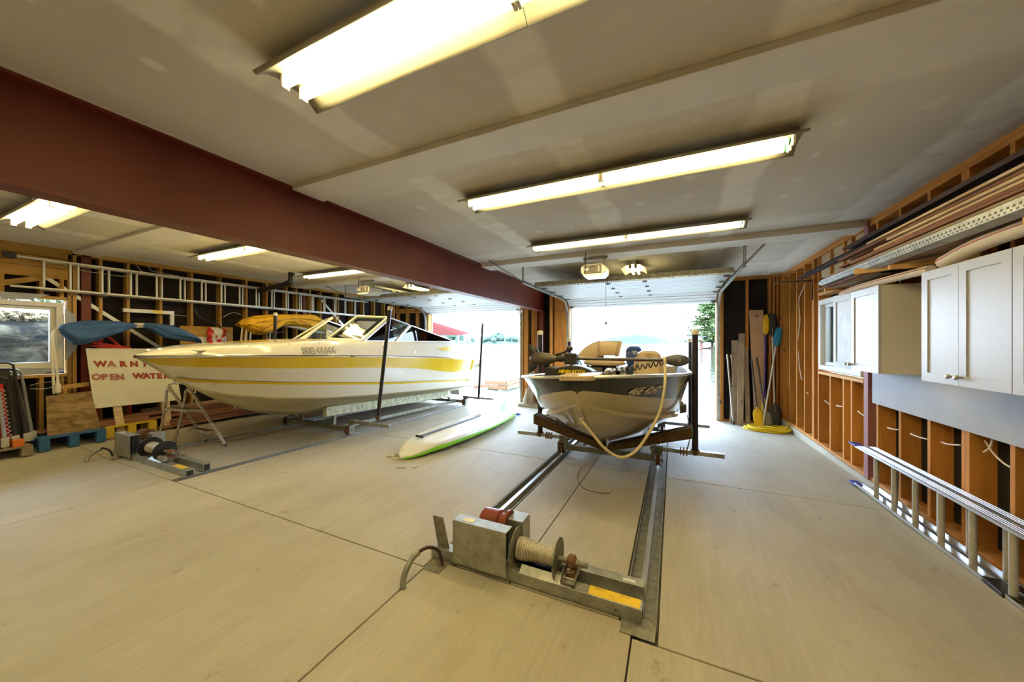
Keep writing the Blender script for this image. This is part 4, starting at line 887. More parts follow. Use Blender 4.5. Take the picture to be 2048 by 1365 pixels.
# ---------------------------------------------------------------- paddle board
SB = thing('paddle_board', 'white and green paddle board lying upside down between the two boats', 'paddle board', (-3.43, 5.2, -.08))
A = Vector((-3.22, 3.50)); Bp = Vector((-3.32, 7.05)); Lb = (Bp-A).length; dv = (Bp-A).normalized(); nv = Vector((dv.y, -dv.x))
wtab = [(0,.02),(.02,.12),(.06,.21),(.15,.32),(.3,.39),(.5,.41),(.7,.38),(.85,.30),(.95,.20),(1,.12)]
rt = [(0,.05),(.1,.015),(.3,0),(.7,0),(.9,.015),(1,.04)]
rows_t = []
for i in range(33):
    t_ = i/32; t_ = t_**1.15 if t_ < .5 else t_; w = interp(wtab, t_); c0 = A+dv*Lb*t_; z0 = zf(-3, c0.y)+.005; th = .115*min(1, .35+t_*6)*min(1, .45+(1-t_)*5)
    rk = interp(rt, t_)
    row = []
    for a, zz in ((-1, .0+.3), (-.985, .62), (-.93, .85), (-.80, .93), (-.4, 1.0), (0, 1.02), (.4, 1.0), (.80, .93), (.93, .85), (.985, .62), (1, .3), (.97, .10), (.8, 0), (-.8, 0), (-.97, .1)):
        q = c0+nv*w*a; row.append((q.x, q.y, z0+.05-rk+zz*th))
    rows_t.append(row)
bmat = lambda i, k: 1 if k in (9, 10, 11, 13, 14, 0) else 0
mb = MB(); mb.grid(rows_t, close=True, mif=bmat); n_ = 15; mb.f += [tuple(range(n_)), tuple(range(len(mb.v)-1, len(mb.v)-n_-1, -1))]; mb.m += [0, 0]
M['sup'] = mat('white_board_skin', (.72,.72,.66), .3, var=.06, vs=3, coat=.3); M['lime'] = mat('lime_rail', (.25,.72,.04), .35, coat=.2)
mb.build('board', [M['sup'], M['lime']], SB, smooth='all')
def sp(t_, a): q = A+dv*Lb*t_+nv*a; return q
for s in (0,):
    q0, q1 = sp(.14, -.10), sp(.66, -.10)
    p0 = Vector((q0.x, q0.y, zf(-3, q0.y)+.185)); p1 = Vector((q1.x, q1.y, zf(-3, q1.y)+.185))
PD = thing('sup_paddle', 'black paddle shaft lying on the upturned paddle board', 'paddle', tuple(p0))
MB().tube([p0, p1], .015, 12).build('shaft', mat('navy_shaft', (.03,.035,.06), .3), PD, smooth=True)
MB().tube([p0+Vector((nv.x, nv.y, 0))*-.06, p0+Vector((nv.x, nv.y, 0))*.06], .018, 12).build('grip', M['black'], PD, smooth=True)
for t_ in (.9, .96): q = p0.lerp(p1, t_); MB().tube([q, q+Vector((0,0,.03))], .014, 8).build('clamp', M['galv_d'], PD)
q = sp(.90, 0); zq = zf(-3, q.y)+.14
MB().prism([(q.x-.006, q.y-.16, zq), (q.x-.006, q.y+.10, zq), (q.x-.006, q.y+.14, zq+.23), (q.x-.006, q.y+.07, zq+.22), (q.x-.006, q.y-.04, zq+.13)], (.012, 0, 0)).build('fin', mat('pale_green_fin', (.38,.45,.38), .5), SB, bevel=.003)
q = sp(.965, .14); zq = zf(-3, q.y)
MB().tube(catmull([(q.x, q.y, zq+.05), (q.x+.08, q.y+.02, zq+.03), (q.x+.12, q.y+.1, zq+.03), (q.x+.02, q.y+.12, zq+.04)]), .014, 8).build('ankle_strap', mat('blue_strap', (.02,.09,.45), .6), SB, smooth=True)
MB().blob((q.x+.02, q.y-.28, zq+.04), (.06, .09, .03), 10, 6).build('leash_cuff', M['black'], SB, smooth=True)
n0 = A; cord_ = [(n0.x, n0.y+.03, zf(-3, 3.5)+.04)]+[(n0.x-x_, n0.y+y_, zf(-3, n0.y)+.008) for x_, y_ in ((.06,-.02),(.14,0),(.2,.05),(.24,.12),(.21,.16),(.17,.10),(.22,.03),(.30,.04),(.34,.10))]
tag(MB().tube(catmull(cord_), .007, 6).build('nose_cord', M['cap_pvc'], smooth=True), 'thin cream cord looped on the floor at the paddle board nose', 'cord')
# ---------------------------------------------------------------- winches
def bolt(mb, x, y, z, r=.012, h=.012): mb.lathe((x, y, z), (0,0,1), [(0,r*1.4),(.004,r*1.4),(.005,r),(.005+h,r)], 6)
def winch(lab, x0, x1, hx, dx, bx, side):
    """x0..x1 base beams, hx housing, dx drum, bx bearing"""
    t = thing('boat_winch', lab, 'winch', ((x0+x1)/2, 2.05, 0))
    MB().prism([(x0, 1.955, 0), (x1, 1.955, 0), (x1, 2.035, 0), (x0, 2.035, 0)], (0, 0, .075)).build('base_beam', M['galv'], t, bevel=.003)
    MB().box(bx-.1, x1, 2.115, 2.185, .005, .095).build('base_beam', M['galv'], t, bevel=.003)
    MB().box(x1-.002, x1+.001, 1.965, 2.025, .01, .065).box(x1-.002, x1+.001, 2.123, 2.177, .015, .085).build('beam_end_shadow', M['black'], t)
    w = hx[1]-hx[0]
    # folded sheet housing, open to the rear
    MB().box(hx[0], hx[1], 1.925, 1.930, .035, .315).box(hx[0], hx[1], 1.930, 2.02, .310, .315).box(hx[0], hx[0]+.004, 1.930, 2.02, .05, .31).build('housing', M['galv'], t, bevel=.002)
    MB().box(hx[0]+.06, hx[0]+.14, 1.95, 1.99, .3152, .3165).build('paper_label', mat('cream_label', (.75,.68,.52), .6), t)
    MB().hexa([(hx[0]-.15,1.985,.0),(hx[0]-.05,1.985,0),(hx[0]-.05,1.991,0),(hx[0]-.15,1.991,0),(hx[0]-.21,1.985,.275),(hx[0]-.125,1.985,.275),(hx[0]-.125,1.991,.275),(hx[0]-.21,1.991,.275)]).build('upright_plate', M['galv_d'], t)
    MB().box(hx[0]+.05, hx[1]-.03, 1.95, 2.04, .08, .295).build('gearbox', M['black'], t, bevel=.02)
    MB().box(hx[1]-.12, hx[1]+.03, 2.12, 2.25, .06, .30).build('control_box', M['galv'], t, bevel=.004)
    rm = mat('red_motor_paint', (.22,.045,.022), .45) if side > 0 else M['rust']
    MB().lathe((hx[0]+.10, 2.15, .25), (1,0,0), [(0,.05),(.02,.075),(.14,.078),(.15,.06),(.19,.06),(.195,.09),(.215,.09)], 20).build('motor', rm, t, smooth=True)
    # drum
    zc = .165; yc = 2.06
    MB().lathe((dx[0]-.008, yc, zc), (1,0,0), [(0,.125),(.008,.125)], 28).build('drum_flange', M['galv_d'] if side > 0 else M['black'], t)
    MB().lathe((dx[1], yc, zc), (1,0,0), [(0,.118),(.007,.118)], 28).build('drum_flange', M['galv_d'] if side > 0 else M['black'], t)
    MB().cyl((dx[0], yc, zc), (dx[1], yc, zc), .04, 16).cyl((dx[1], yc, zc), (bx+.10, yc, zc), .016, 12).build('shaft', M['galv_d'], t)
    n_ = 25; pts = []
    for i in range(n_*16):
        a = 2*PI*i/16; s_ = i/(n_*16); r = .064-.018*s_+.004*math.sin(s_*9)
        pts.append((dx[0]+.01+(dx[1]-dx[0]-.02)*s_, yc+r*math.cos(a), zc+r*math.sin(a)))
    MB().tube(pts, .0050, 6).build('cable', mat('wire_rope', (.52,.48,.40), .45, .4), t, smooth=True)
    MB().box(dx[0]+.02, dx[1]-.01, 2.00, 2.06, .07, .105).box(dx[0], dx[1]+.02, 2.06, 2.10, .05, .09).build('under_plate', M['black'], t)
    MB().prism([(bx-.30, 1.958, .075), (bx+.03, 1.958, .075), (bx+.03, 2.0, .105), (bx-.30, 2.0, .105), (bx-.30, 2.03, .105), (bx-.30,2.03,.075)][:4], (0, .03, 0)).build('mount_plate', M['galv'], t)
    b = MB(); b.lathe((bx-.02, yc, zc), (1,0,0), [(0,.03),(.01,.042),(.04,.042),(.05,.03)], 16); b.box(bx-.02, bx+.03, yc-.06, yc+.06, .095, .135); b.build('bearing', M['rust'], t, smooth=True)
    b = MB(); b.box(bx-.04, bx+.045, 1.955, 2.19, .095, .101); b.box(bx-.04, bx-.034, 1.98, 2.16, .101, .13); b.build('bearing_plate', M['galv_d'], t)
    for x, y, z in ((bx-.02,1.975,.101),(bx+.02,2.16,.101),(bx-.0,2.005,.135),(bx-.0,2.12,.135),(hx[1]+.02,1.99,.075)):
        b = MB(); bolt(b, x, y, z); b.build('bolt', M['galv_d'], t)
    if side > 0:
        L = x1-.29; st = MB().box(L, x1-.012, 1.962, 2.033, .0752, .0762).build('warning_sticker', mat('yellow_sticker', (.80,.52,.005), .5), t)
        for dx_, s in ((.055,.018),(.20,.018)):
            text_part('sticker_print', 'SAFETY', s, Vector((L+dx_, 2.018, .0768)), (1,0,0), (0,1,0), M['ink'], t)
        for k in range(4):
            text_part('sticker_print', 'lllllllllllllllllllllllll', .007, Vector((L+.13, 2.002-.010*k, .0768)), (1,0,0), (0,1,0), mat('orange_print', (.45,.2,.01), .6), t)
        MB().box(x1-.12, x1-.05, 2.13, 2.155, .0952, .0960).build('white_sticker', M['white'], t)
        MB().lathe((x1-.135, 1.9545, .035), (0,-1,0), [(0,.006),(.0008,.006)], 10).build('bolt_hole', M['black'], t)
    else:
        MB().box(x1-.33, x1-.10, 1.965, 2.025, .0752, .0762).build('warning_sticker', mat('yellow_sticker_l', (.70,.50,.02), .5), t)
        MB().box(bx-.06, bx+.10, 1.955, 1.99, .10, .145).build('angle_bracket', M['galv'], t)
    return t
winch('grey motor winch with a cable drum and yellow sticker in the foreground', -1.53, -.147, (-1.33, -.935), (-.915, -.645), -.56, 1)
winch('grey motor winch with a black cable drum below the runabout bow', -6.79, -4.90, (-6.66, -6.20), (-6.02, -5.66), -5.50, -1)
def conduit(lab, p, q, rise):
    t = thing('power_conduit', lab, 'conduit', p)
    a = Vector(p); b = Vector(q)
    MB().tube(catmull([a, a+Vector((-.01, .02, rise*.4)), a+Vector((0, .08, rise*.85)), a+Vector((.02, .12, rise*1.0))]), .019, 12).build('rigid_pipe', M['galv'], t, smooth=True)
    MB().tube(catmull([a+Vector((.02, .12, rise)), a.lerp(b, .62)+Vector((0, 0, rise*1.12)), b+Vector((-.02, -.02, rise*.75)), b+Vector((0, 0, .02))], 8), .011, 10).build('flexible_hose', mat('dark_red_hose', (.06,.02,.018), .5) if lab.startswith('bent grey conduit and dark') else M['black'], t, smooth=True)
conduit('bent grey conduit and dark hose rising from the floor at the front winch', (-1.49, 1.635, .0), (-1.385, 1.89, 0), .16)
conduit('bent grey conduit and black hose on the floor left of the far winch', (-6.64, 1.68, .005), (-6.55, 1.88, .005), .13)
# the conduit pit covers and rail ends
MB().box(-1.50, -1.37, 1.83, 1.95, .0005, .003).build('cover_plate', M['galv_d'], floor)
MB().hexa([(-.25,1.86,.0005),(-.08,1.86,.0005),(-.08,2.0,.0005),(-.25,2.0,.0005),(-.25,1.86,.003),(-.08,1.86,.003),(-.08,2.0,.003),(-.25,2.0,.003)]).build('cover_plate', M['galv_d'], floor)
# ---------------------------------------------------------------- cabinets on the right wall
M['cab'] = mat('white_cabinet_paint', (.42,.42,.44), .4, var=.03, vs=3)
M['cab_in'] = mat('beige_cabinet_side', (.58,.54,.46), .5)
M['nickel'] = mat('brushed_nickel', (.55,.50,.44), .3, 1)
def cabinet(lab, y0, y1, cuts, z0=1.225, z1=2.00, dusty=False):
    t = thing('wall_cabinet', lab, 'cabinet', (1.80, (y0+y1)/2, z0)); xf = 1.65
    MB().box(xf, 1.975, y0, y0+.016, z0, z1).box(xf, 1.975, y1-.016, y1, z0, z1).box(xf, 1.975, y0+.016, y1-.016, z0, z0+.016).box(xf, 1.975, y0+.016, y1-.016, z1-.016, z1).box(1.965, 1.975, y0+.016, y1-.016, z0+.016, z1-.016).build('body', M['cab_in'], t)
    ys_ = [y0]+cuts+[y1]
    for k, (a, b) in enumerate(zip(ys_, ys_[1:])):
        a += .0015; b -= .0015; f = .062; x0, x1 = xf-.021, xf-.001; xr = x0+.008
        mb = MB(); mb.box(x0, x1, a, a+f, z0, z1).box(x0, x1, b-f, b, z0, z1).box(x0, x1, a+f, b-f, z0, z0+f).box(x0, x1, a+f, b-f, z1-f, z1).box(xr, x1, a+f, b-f, z0+f, z1-f)
        m = M['cab'] if not (dusty and k == len(ys_)-2) else mat('dusty_cabinet_paint', (.40,.41,.42), .5, var=.25, vs=5)
        d = mb.build('door', m, t)
        inner = b-.035 if k == 0 else a+.035
        if k > 1: inner = a+.035 if k % 2 else b-.035
        MB().lathe((x0, inner, z0+.055), (-1,0,0), [(0,.007),(.012,.006),(.018,.010),(.026,.0155),(.034,.0155),(.040,.008)], 16).build('knob', M['nickel'], d, smooth=True)
    return t
cabinet('white two-door wall cabinet beside the right window, dusty far door', 4.085, 5.02, [4.60], dusty=True)
cabinet('white two-door wall cabinet with round nickel knobs, nearest one fully in view', 2.775, 3.51, [3.155])
cabinet('white wall cabinet cut off by the right picture edge', 2.0, 2.772, [2.39])
tag(MB().box(1.957, 1.978, 1.9, 5.035, .845, 1.5).build('backing_panel', mat('grey_backing_panel', (.38,.385,.42), .6, var=.10, vs=2), bevel=.002), 'long grey panel screwed to the studs below the white cabinets', 'panel')
for (y, z) in ((4.7,.90),(4.4,.93),(3.95,.92),(3.6,.95),(3.4,.90)): pass
# cross pieces of pipe insulation lying on top of the cabinets
M['foam'] = mat('pale_foam_pipe', (.66,.58,.48), .8, var=.1, vs=6)
fp = tag(MB().tube(catmull([(1.70, 5.0, 2.03), (1.70, 4.6, 2.05), (1.71, 4.0, 2.045), (1.73, 3.62, 2.04)], 5), .032, 12).build('foam_pipe', M['foam'], smooth=True), 'pale foam tube with a red line on top of the far white cabinet', 'foam tube')
MB().tube(catmull([(1.670, 5.0, 2.04), (1.670, 4.6, 2.06), (1.68, 4.0, 2.055), (1.70, 3.62, 2.05)], 5), .004, 6).build('red_line', mat('red_line', (.45,.10,.10), .6), fp)
fp = tag(MB().tube(catmull([(1.70, 3.42, 2.05), (1.70, 3.1, 2.10), (1.70, 2.6, 2.11), (1.72, 2.0, 2.10)], 5), .045, 12).build('foam_pipe', M['foam'], smooth=True), 'pale foam tube with a red line on top of the nearer white cabinet', 'foam tube')
MB().tube(catmull([(1.657, 3.42, 2.06), (1.657, 3.1, 2.11), (1.657, 2.6, 2.12), (1.68, 2.0, 2.11)], 5), .004, 6).build('red_line', mat('red_line2', (.45,.10,.10), .6), fp)
# ---------------------------------------------------------------- lumber stacked above the cabinets
rk = thing('lumber_rack', 'wooden brackets carrying the lumber stored above the white cabinets', 'rack', (1.8, 4.8, 2.1))
for y, z, w in ((6.84, 2.46, .5), (5.06, 2.10, .40), (3.76, 2.10, .40), (2.58, 2.10, .40)):
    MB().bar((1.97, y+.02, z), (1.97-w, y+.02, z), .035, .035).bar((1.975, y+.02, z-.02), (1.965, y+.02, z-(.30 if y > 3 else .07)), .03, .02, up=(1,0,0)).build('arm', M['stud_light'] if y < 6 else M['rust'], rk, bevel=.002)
MB().bar((1.56, 4.30, 2.16), (1.90, 3.45, 2.10), .04, .05).build('prop_stick', M['plate_l'], rk, bevel=.004)
def plank(lab, x, z, y0, y1, w, h, m, dz=0, dx=0, tilt=0, name='board', group=None, cat='board'):
    a = Vector((x, y0, z)); b = Vector((x+dx, y1, z+dz))
    mb = MB().bar(a, b, w, h, up=(math.sin(tilt), 0, math.cos(tilt)))
    return tag(mb.build(name, M[m], bevel=.0015), lab, cat, group)
g1 = 'dark trim boards on top of the lumber stack'
plank('longest dark purple-brown trim board, its tip reaching past the window', 1.80, 2.475, 1.6, 6.75, .085, .018, 'dark_y', dz=.01, name='trim_board')
plank('dark trim board lying just above the longest one', 1.83, 2.515, 1.6, 6.55, .085, .014, 'dark_y', dz=.01, name='trim_board')
plank('weathered grey edged dark board at the very top of the lumber stack', 1.80, 2.56, 1.6, 5.15, .10, .02, 'dark_y', dz=.0, name='trim_board')
plank('dark board second from the top of the lumber stack', 1.77, 2.53, 1.6, 4.95, .10, .016, 'dark_y', dz=-.01, name='trim_board')
plank('thin dark strip with pale edges between the trim boards and the pale lumber', 1.74, 2.45, 1.6, 5.0, .06, .02, 'dark_y', name='trim_board')
plank('black edged strip under the top trim boards', 1.70, 2.425, 1.6, 4.75, .05, .025, 'dark_y', dz=.0, name='trim_board')
rnd = random.Random(5)
ORD = ['first','second','third','fourth','fifth','sixth','seventh','eighth','ninth','tenth','eleventh']
k = 0; words = ['pale', 'tan', 'greyish', 'reddish', 'straw coloured', 'weathered', 'light brown', 'knotty', 'thin', 'split']
rowsz = [(2.17, 5.25), (2.195, 5.35), (2.22, 5.0), (2.245, 5.32), (2.27, 4.55), (2.295, 4.9), (2.32, 4.25), (2.345, 4.1), (2.372, 5.1), (2.398, 4.4)]
for i, (z, yt) in enumerate(rowsz):
    for j in range(4):
        x = 1.64+j*.095+rnd.uniform(-.01, .01); y1 = yt-rnd.uniform(0, .8)*(.4 if j == 0 else 1)
        m = rnd.choice(['pale_y', 'old_y', 'pale_y', 'old_y', 'red_y'])
        b_ = plank('%s board above the cabinets, %s layer from the bottom, %s' % ({'pale_y':'pale','old_y':'weathered brown','red_y':'reddish'}[m], ORD[i], ('at the front edge','second from the front','third from the front','against the wall')[j]), x, z+rnd.uniform(-.003, .003), 1.6, y1, rnd.uniform(.06, .088), rnd.uniform(.014, .02), m, dx=rnd.uniform(-.02, .02), group='mixed boards piled above the white cabinets')
for i in range(5):
    plank('thin board under the lumber pile end by the right window, %s from the room side' % ORD[i], 1.62+i*.075, 2.135-.002*i+.008*(i % 2), 4.3, 5.42-.09*i, .07, .010, ['red_y', 'old_y', 'pale_y'][i % 3], dz=.0, group='lowest thin boards of the lumber pile')
an = thing('slotted_angle', 'long perforated steel angle along the front edge of the lumber stack', 'steel angle', (1.60, 3.5, 2.2))
mb = MB(); mb.add([(1.575,1.6,2.165),(1.575,5.2,2.165),(1.575,5.28,2.195),(1.575,5.2,2.225),(1.575,1.6,2.225)], [(0,1,2,3,4)]); mb.add([(1.575,1.6,2.165),(1.575,5.2,2.165),(1.63,5.2,2.145),(1.63,1.6,2.145)], [(0,1,2,3)])
mb.build('angle_leg', M['galv'], an, solid=.003)
mb = MB()
for i in range(95):
    y = 1.7+i*.037; mb.box(1.5725, 1.5735, y, y+.014, 2.190+.0, 2.202)
    mb.box(1.5725, 1.5735, y+.018, y+.030, 2.172, 2.180)
mb.build('slot_pattern', M['black'], an, kind='stuff')
# ---------------------------------------------------------------- extension ladders
def ladder(name, lab, p0, L, ax, up, out, W, nr, pitch, second=None, first=.25, m='alu', tips=None, r=.016):
    """rails run along ax from p0; W apart along up; depth along out"""
    t = thing(name, lab, 'ladder', tuple(p0)); p0 = Vector(p0); ax = Vector(ax).normalized(); up = Vector(up).normalized(); out = Vector(out).normalized()
    secs = [(p0, L, first)]+([second] if second else [])
    for q0, LL, f0 in secs:
        q0 = Vector(q0)
        for w in (0, W):
            a = q0+up*w; b = a+ax*LL
            mb = MB(); mb.bar(a, b, .075, .006, up=up) if False else None
            mb = MB()
            def br(off_u, off_o, su, so): 
                P_ = [a+up*(off_u+i)+out*(off_o+j) for i, j in ((-su/2,-so/2),(su/2,-so/2),(su/2,so/2),(-su/2,so/2))]; Q_ = [x+ax*LL for x in P_]
                mb.add(P_+Q_, [(3,2,1,0),(4,5,6,7),(0,1,5,4),(1,2,6,5),(2,3,7,6),(3,0,4,7)])
            s = 1 if w else -1
            br(0, 0, .005, .072); br(-s*.011, .034, .022, .004); br(-s*.011, -.034, .022, .004)
            for g in (-.02, 0, .02): br(s*.0032, g, .0016, .003)
            mb.build('side_rail', M[m], t)
        for k in range(int((LL-f0)/pitch)+1):
            c = q0+ax*(f0+k*pitch)
            MB().tube([c+up*.004, c+up*(W-.004)], r, 10).build('rung', M['alu_d'], t, smooth=True)
    return t
# floor ladder leaning on edge against the right wall
LF = ladder('extension_ladder', 'aluminium extension ladder lying on edge on the floor along the right wall', (1.835, 5.0, -.05), 5.5, (0,-1,.012), (.0,0,1), (1,0,0), .43, 0, .305, second=((1.925, 4.95, -.045), 5.5, .42), first=.36, r=.019)
M['bluetip'] = mat('blue_end_cap', (.01,.05,.42), .4)
for z in (-.055, .375): MB().box(1.79, 1.87, 4.96, 5.12, z-.004, z+.012).build('end_cap', M['bluetip'], LF, bevel=.003)
MB().prism([(1.80, 3.30, -.035), (1.95, 3.30, -.035), (1.95, 3.10, -.035), (1.86, 3.05, -.035), (1.79, 3.12, -.035)], (0,0,.03)).build('ladder_foot', M['black'], LF, bevel=.005)
# ladder hung on the left wall
LW = ladder('extension_ladder', 'long aluminium extension ladder hung flat on the left wall studs', (-8.02, 1.62, 2.23), 5.4, (0,1,0), (0,0,1), (-1,0,0), .42, 0, .31, second=((-7.95, 1.36, 2.24), 5.9, .5), first=.02, m='alu_d')
MB().box(-7.99, -7.91, 1.30, 1.40, 2.62, 2.70).build('end_cap', M['black'], LW, bevel=.004)
for y in (2.20, 4.64, 6.86): MB().bar((-8.09, y, 2.205), (-7.90, y, 2.205), .02, .012).bar((-7.905, y, 2.20), (-7.905, y, 2.27), .02, .01, up=(1,0,0)).build('hanger_hook', M['galv_d'], LW)
# ---------------------------------------------------------------- left wall: covers, sign, boards, chairs
def noise3(v, s): 
    from mathutils import noise as nz
    return nz.noise(Vector(v)*s)
M['bluecloth'] = mat('blue_canvas', (.045,.12,.30), .8, var=.25, vs=6, bump=.9, bs=9)
M['yelcloth'] = mat('yellow_canvas', (.72,.40,.012), .75, var=.2, vs=5, bump=.7, bs=8)
M['whitepole'] = mat('cream_pole', (.66,.62,.52), .4)
def sleeve(name, mtx, parent, top, bot, X, wx, n=72, amp=.018, seed=0, ks=32, fold=3.0):
    """cloth roll: top/bot are (Y, z) tables, X the centre, wx half thickness"""
    y0, y1 = top[0][0], top[-1][0]; rows = []; amp *= 1.7
    for i in range(n+1):
        y = y0+(y1-y0)*i/n; a = interp(top, y); b = interp(bot, y); c = (a+b)/2; h = max(.004, (a-b)/2)
        w = wx*min(1, h/.06)
        row = []
        for k in range(ks):
            t = 2*PI*k/ks; f = 1+amp*9*noise3((y*1.1+seed, 16/ks*k*.9 if k <= ks/2 else 16/ks*(ks-k)*.9, seed), fold)
            f *= 1+.09*math.sin(5*t+y*5+seed)+.06*math.sin(9*t-y*9+seed)
            row.append((X+math.cos(t)*w*f, y, c+math.sin(t)*h*(1 if abs(math.sin(t)) > .9 else f)))
        rows.append(row)
    return MB().grid(rows, close=True).build(name, mtx, parent, smooth='all')
BC = thing('blue_boat_cover', 'blue canvas cover rolled on a folded canopy frame, above the warning sign', 'boat cover', (-7.7, 2.45, 1.6))
sleeve('cover_roll', M['bluecloth'], BC, [(1.69,1.69),(1.73,1.75),(1.9,1.81),(2.1,1.825),(2.3,1.82),(2.42,1.80),(2.46,1.79)], [(1.69,1.67),(1.76,1.56),(1.83,1.46),(1.92,1.465),(2.05,1.52),(2.2,1.60),(2.35,1.69),(2.46,1.735)], -7.7, .13, seed=1)
sleeve('cover_roll', M['bluecloth'], BC, [(2.52,1.80),(2.62,1.815),(2.8,1.80),(3.0,1.745),(3.15,1.65),(3.27,1.555),(3.29,1.50)], [(2.52,1.74),(2.62,1.70),(2.78,1.58),(3.0,1.53),(3.15,1.51),(3.27,1.49),(3.29,1.47)], -7.7, .12, seed=5)
sleeve('grey_strap', mat('grey_webbing', (.50,.49,.45), .8), BC, [(2.43,1.805),(2.55,1.81)], [(2.43,1.72),(2.55,1.735)], -7.7, .09, n=8)
for k, s in enumerate((0, .035)):
    MB().tube(catmull([(-7.70, 1.74, 1.70-s), (-7.66, 1.66, 1.66-s), (-7.62, 1.625+s*.4, 1.50), (-7.60, 1.63+s, 1.10), (-7.60, 1.64+s, .80)]), .013, 8).build('frame_tube', M['whitepole'], BC, smooth=True)
MB().lathe((-7.58, 1.665, .80), (0,0,1), [(0,.012),(.02,.03),(.12,.026),(.16,.014)], 12).build('end_fitting', M['whitepole'], BC)
MB().tube([(-7.7, 3.2, 1.52), (-7.68, 3.2, .60)], .012, 8).build('frame_tube', M['whitepole'], BC, smooth=True)
YC = thing('yellow_boat_cover', 'yellow canvas canopy folded over its frame behind the runabout', 'boat cover', (-7.6, 5.0, 1.6))
sleeve('cover_roll', M['yelcloth'], YC, [(3.84,1.86),(3.95,1.97),(4.1,2.03),(4.5,2.09),(4.9,2.115),(5.3,2.10),(5.6,2.03),(5.9,1.94),(6.1,1.86),(6.35,1.70)], [(3.84,1.83),(3.95,1.76),(4.1,1.66),(4.22,1.64),(4.45,1.73),(4.62,1.86),(4.8,1.88),(5.0,1.83),(5.3,1.78),(5.6,1.80),(6.0,1.72),(6.35,1.62)], -7.6, .20, n=90, amp=.026, seed=9, ks=36, fold=2.4)
sleeve('grey_lining', mat('grey_lining', (.42,.41,.40), .8), YC, [(4.65,1.86),(5.0,1.85),(5.4,1.78),(5.6,1.74)], [(4.65,1.85),(5.0,1.77),(5.4,1.70),(5.6,1.72)], -7.56, .12, seed=3)
for pts in ([(-7.42,3.92,1.82),(-7.40,4.2,1.92),(-7.40,4.7,2.0),(-7.40,5.3,2.0),(-7.42,5.9,1.85)], [(-7.40,4.08,1.68),(-7.39,4.2,1.78),(-7.39,4.5,1.95)], [(-7.39,4.9,1.98),(-7.385,5.1,1.9),(-7.385,5.15,1.86),(-7.39,4.95,1.9)]):
    MB().tube(catmull(pts), .006, 6).build('dark_piping', mat('brown_piping', (.10,.03,.01), .7), YC, smooth=True)
for y, zt in ((3.90,1.80),(3.97,1.75),(4.05,1.70),(4.42,1.74),(4.5,1.78)): MB().tube([(-7.6, y, zt), (-7.80, y-.03, .195)], .014, 8).build('frame_tube', M['whitepole'], YC, smooth=True)
# warning sign on two legs
SG = thing('warning_sign', 'white board sign on two wooden legs warning of open water, partly behind the bow', 'sign', (-7.7, 2.4, .06))
q = [at(172,697,'X',-7.78), at(345,698,'X',-7.78), at(363,800,'X',-7.72), at(188,818,'X',-7.72)]
q[1] = q[0]+(q[1]-q[0])*1.0
nS = (q[3]-q[0]).cross(q[1]-q[0]).normalized(); nS = nS if nS.x > 0 else -nS
MB().prism(q, -nS*.018).build('board', mat('sign_white', (.66,.63,.52), .6, var=.08, vs=3), SG, bevel=.002)
M['signred'] = mat('sign_red', (.30,.035,.02), .6); M['signfaded'] = mat('sign_faded_red', (.34,.13,.10), .7)
rx = (q[1]-q[0]).normalized(); ry = (q[0]-q[3]).normalized()
def sletter(ch, x, y, m, s=.118):
    u = (x-1024)/692; v = (685-y)/692; dd = Vector((-S_+C_*u, C_+S_*u, v)); o_ = Vector((0,0,1.5)); t_ = (q[0]-o_).dot(nS)/dd.dot(nS)
    text_part('letter', ch, s, o_+dd*t_+nS*.003, rx, ry, m, SG, offset=.007, extrude=.001)
for ch, x, f in (('W',201,0),('A',223,1),('R',246,0),('N',268,0),('I',289,0),('N',310,0),('G',332,0)): sletter(ch, x, 729, M['signfaded'] if f else M['signred'])
for ch, x in zip('OPEN', (193,209,225,240)): sletter(ch, x, 755, M['signfaded'])
for ch, x in zip('WATER', (277,293,306,319,333)): sletter(ch, x, 753, M['signred'])
for (xa, xb, ya, xc, xd, yc) in ((224,240,812,236,254,872),(322,338,806,330,346,857)):
    a_, b_ = at(xa, ya-30, 'X', -7.74), at(xb, ya-30, 'X', -7.74); c_, d_ = at(xc, yc, 'X', -7.66), at(xd, yc-1, 'X', -7.66)
    c_.z = d_.z = max(.055, zf(-7.66, 2.4)+.001)
    MB().prism([a_-nS*.02, b_-nS*.02, d_-nS*.02, c_-nS*.02], -nS*.038).build('leg', M['pale_y'], SG, bevel=.002)
# plywood offcut standing on the blue pallet
pq = [at(92,793,'X',-7.74), at(182,783,'X',-7.74), at(202,857,'X',-7.64), at(95,868,'X',-7.64)]
pq[2].z = pq[3].z = .235
tag(MB().prism(pq, (-.018, 0, 0)).build('plywood_sheet', M['ply'], bevel=.001), 'square plywood offcut standing against the wall left of the warning sign', 'plywood')
tag(MB().bar((-7.9, 1.72, .855), (-7.9, 2.02, .875), .04, .06).bar((-7.9, 1.8, .2), (-7.9, 1.8, .83), .04, .04).build('wood_offcut', M['plate_l'], bevel=.002), 'yellowish wood offcut behind the top edge of the plywood', 'wood')
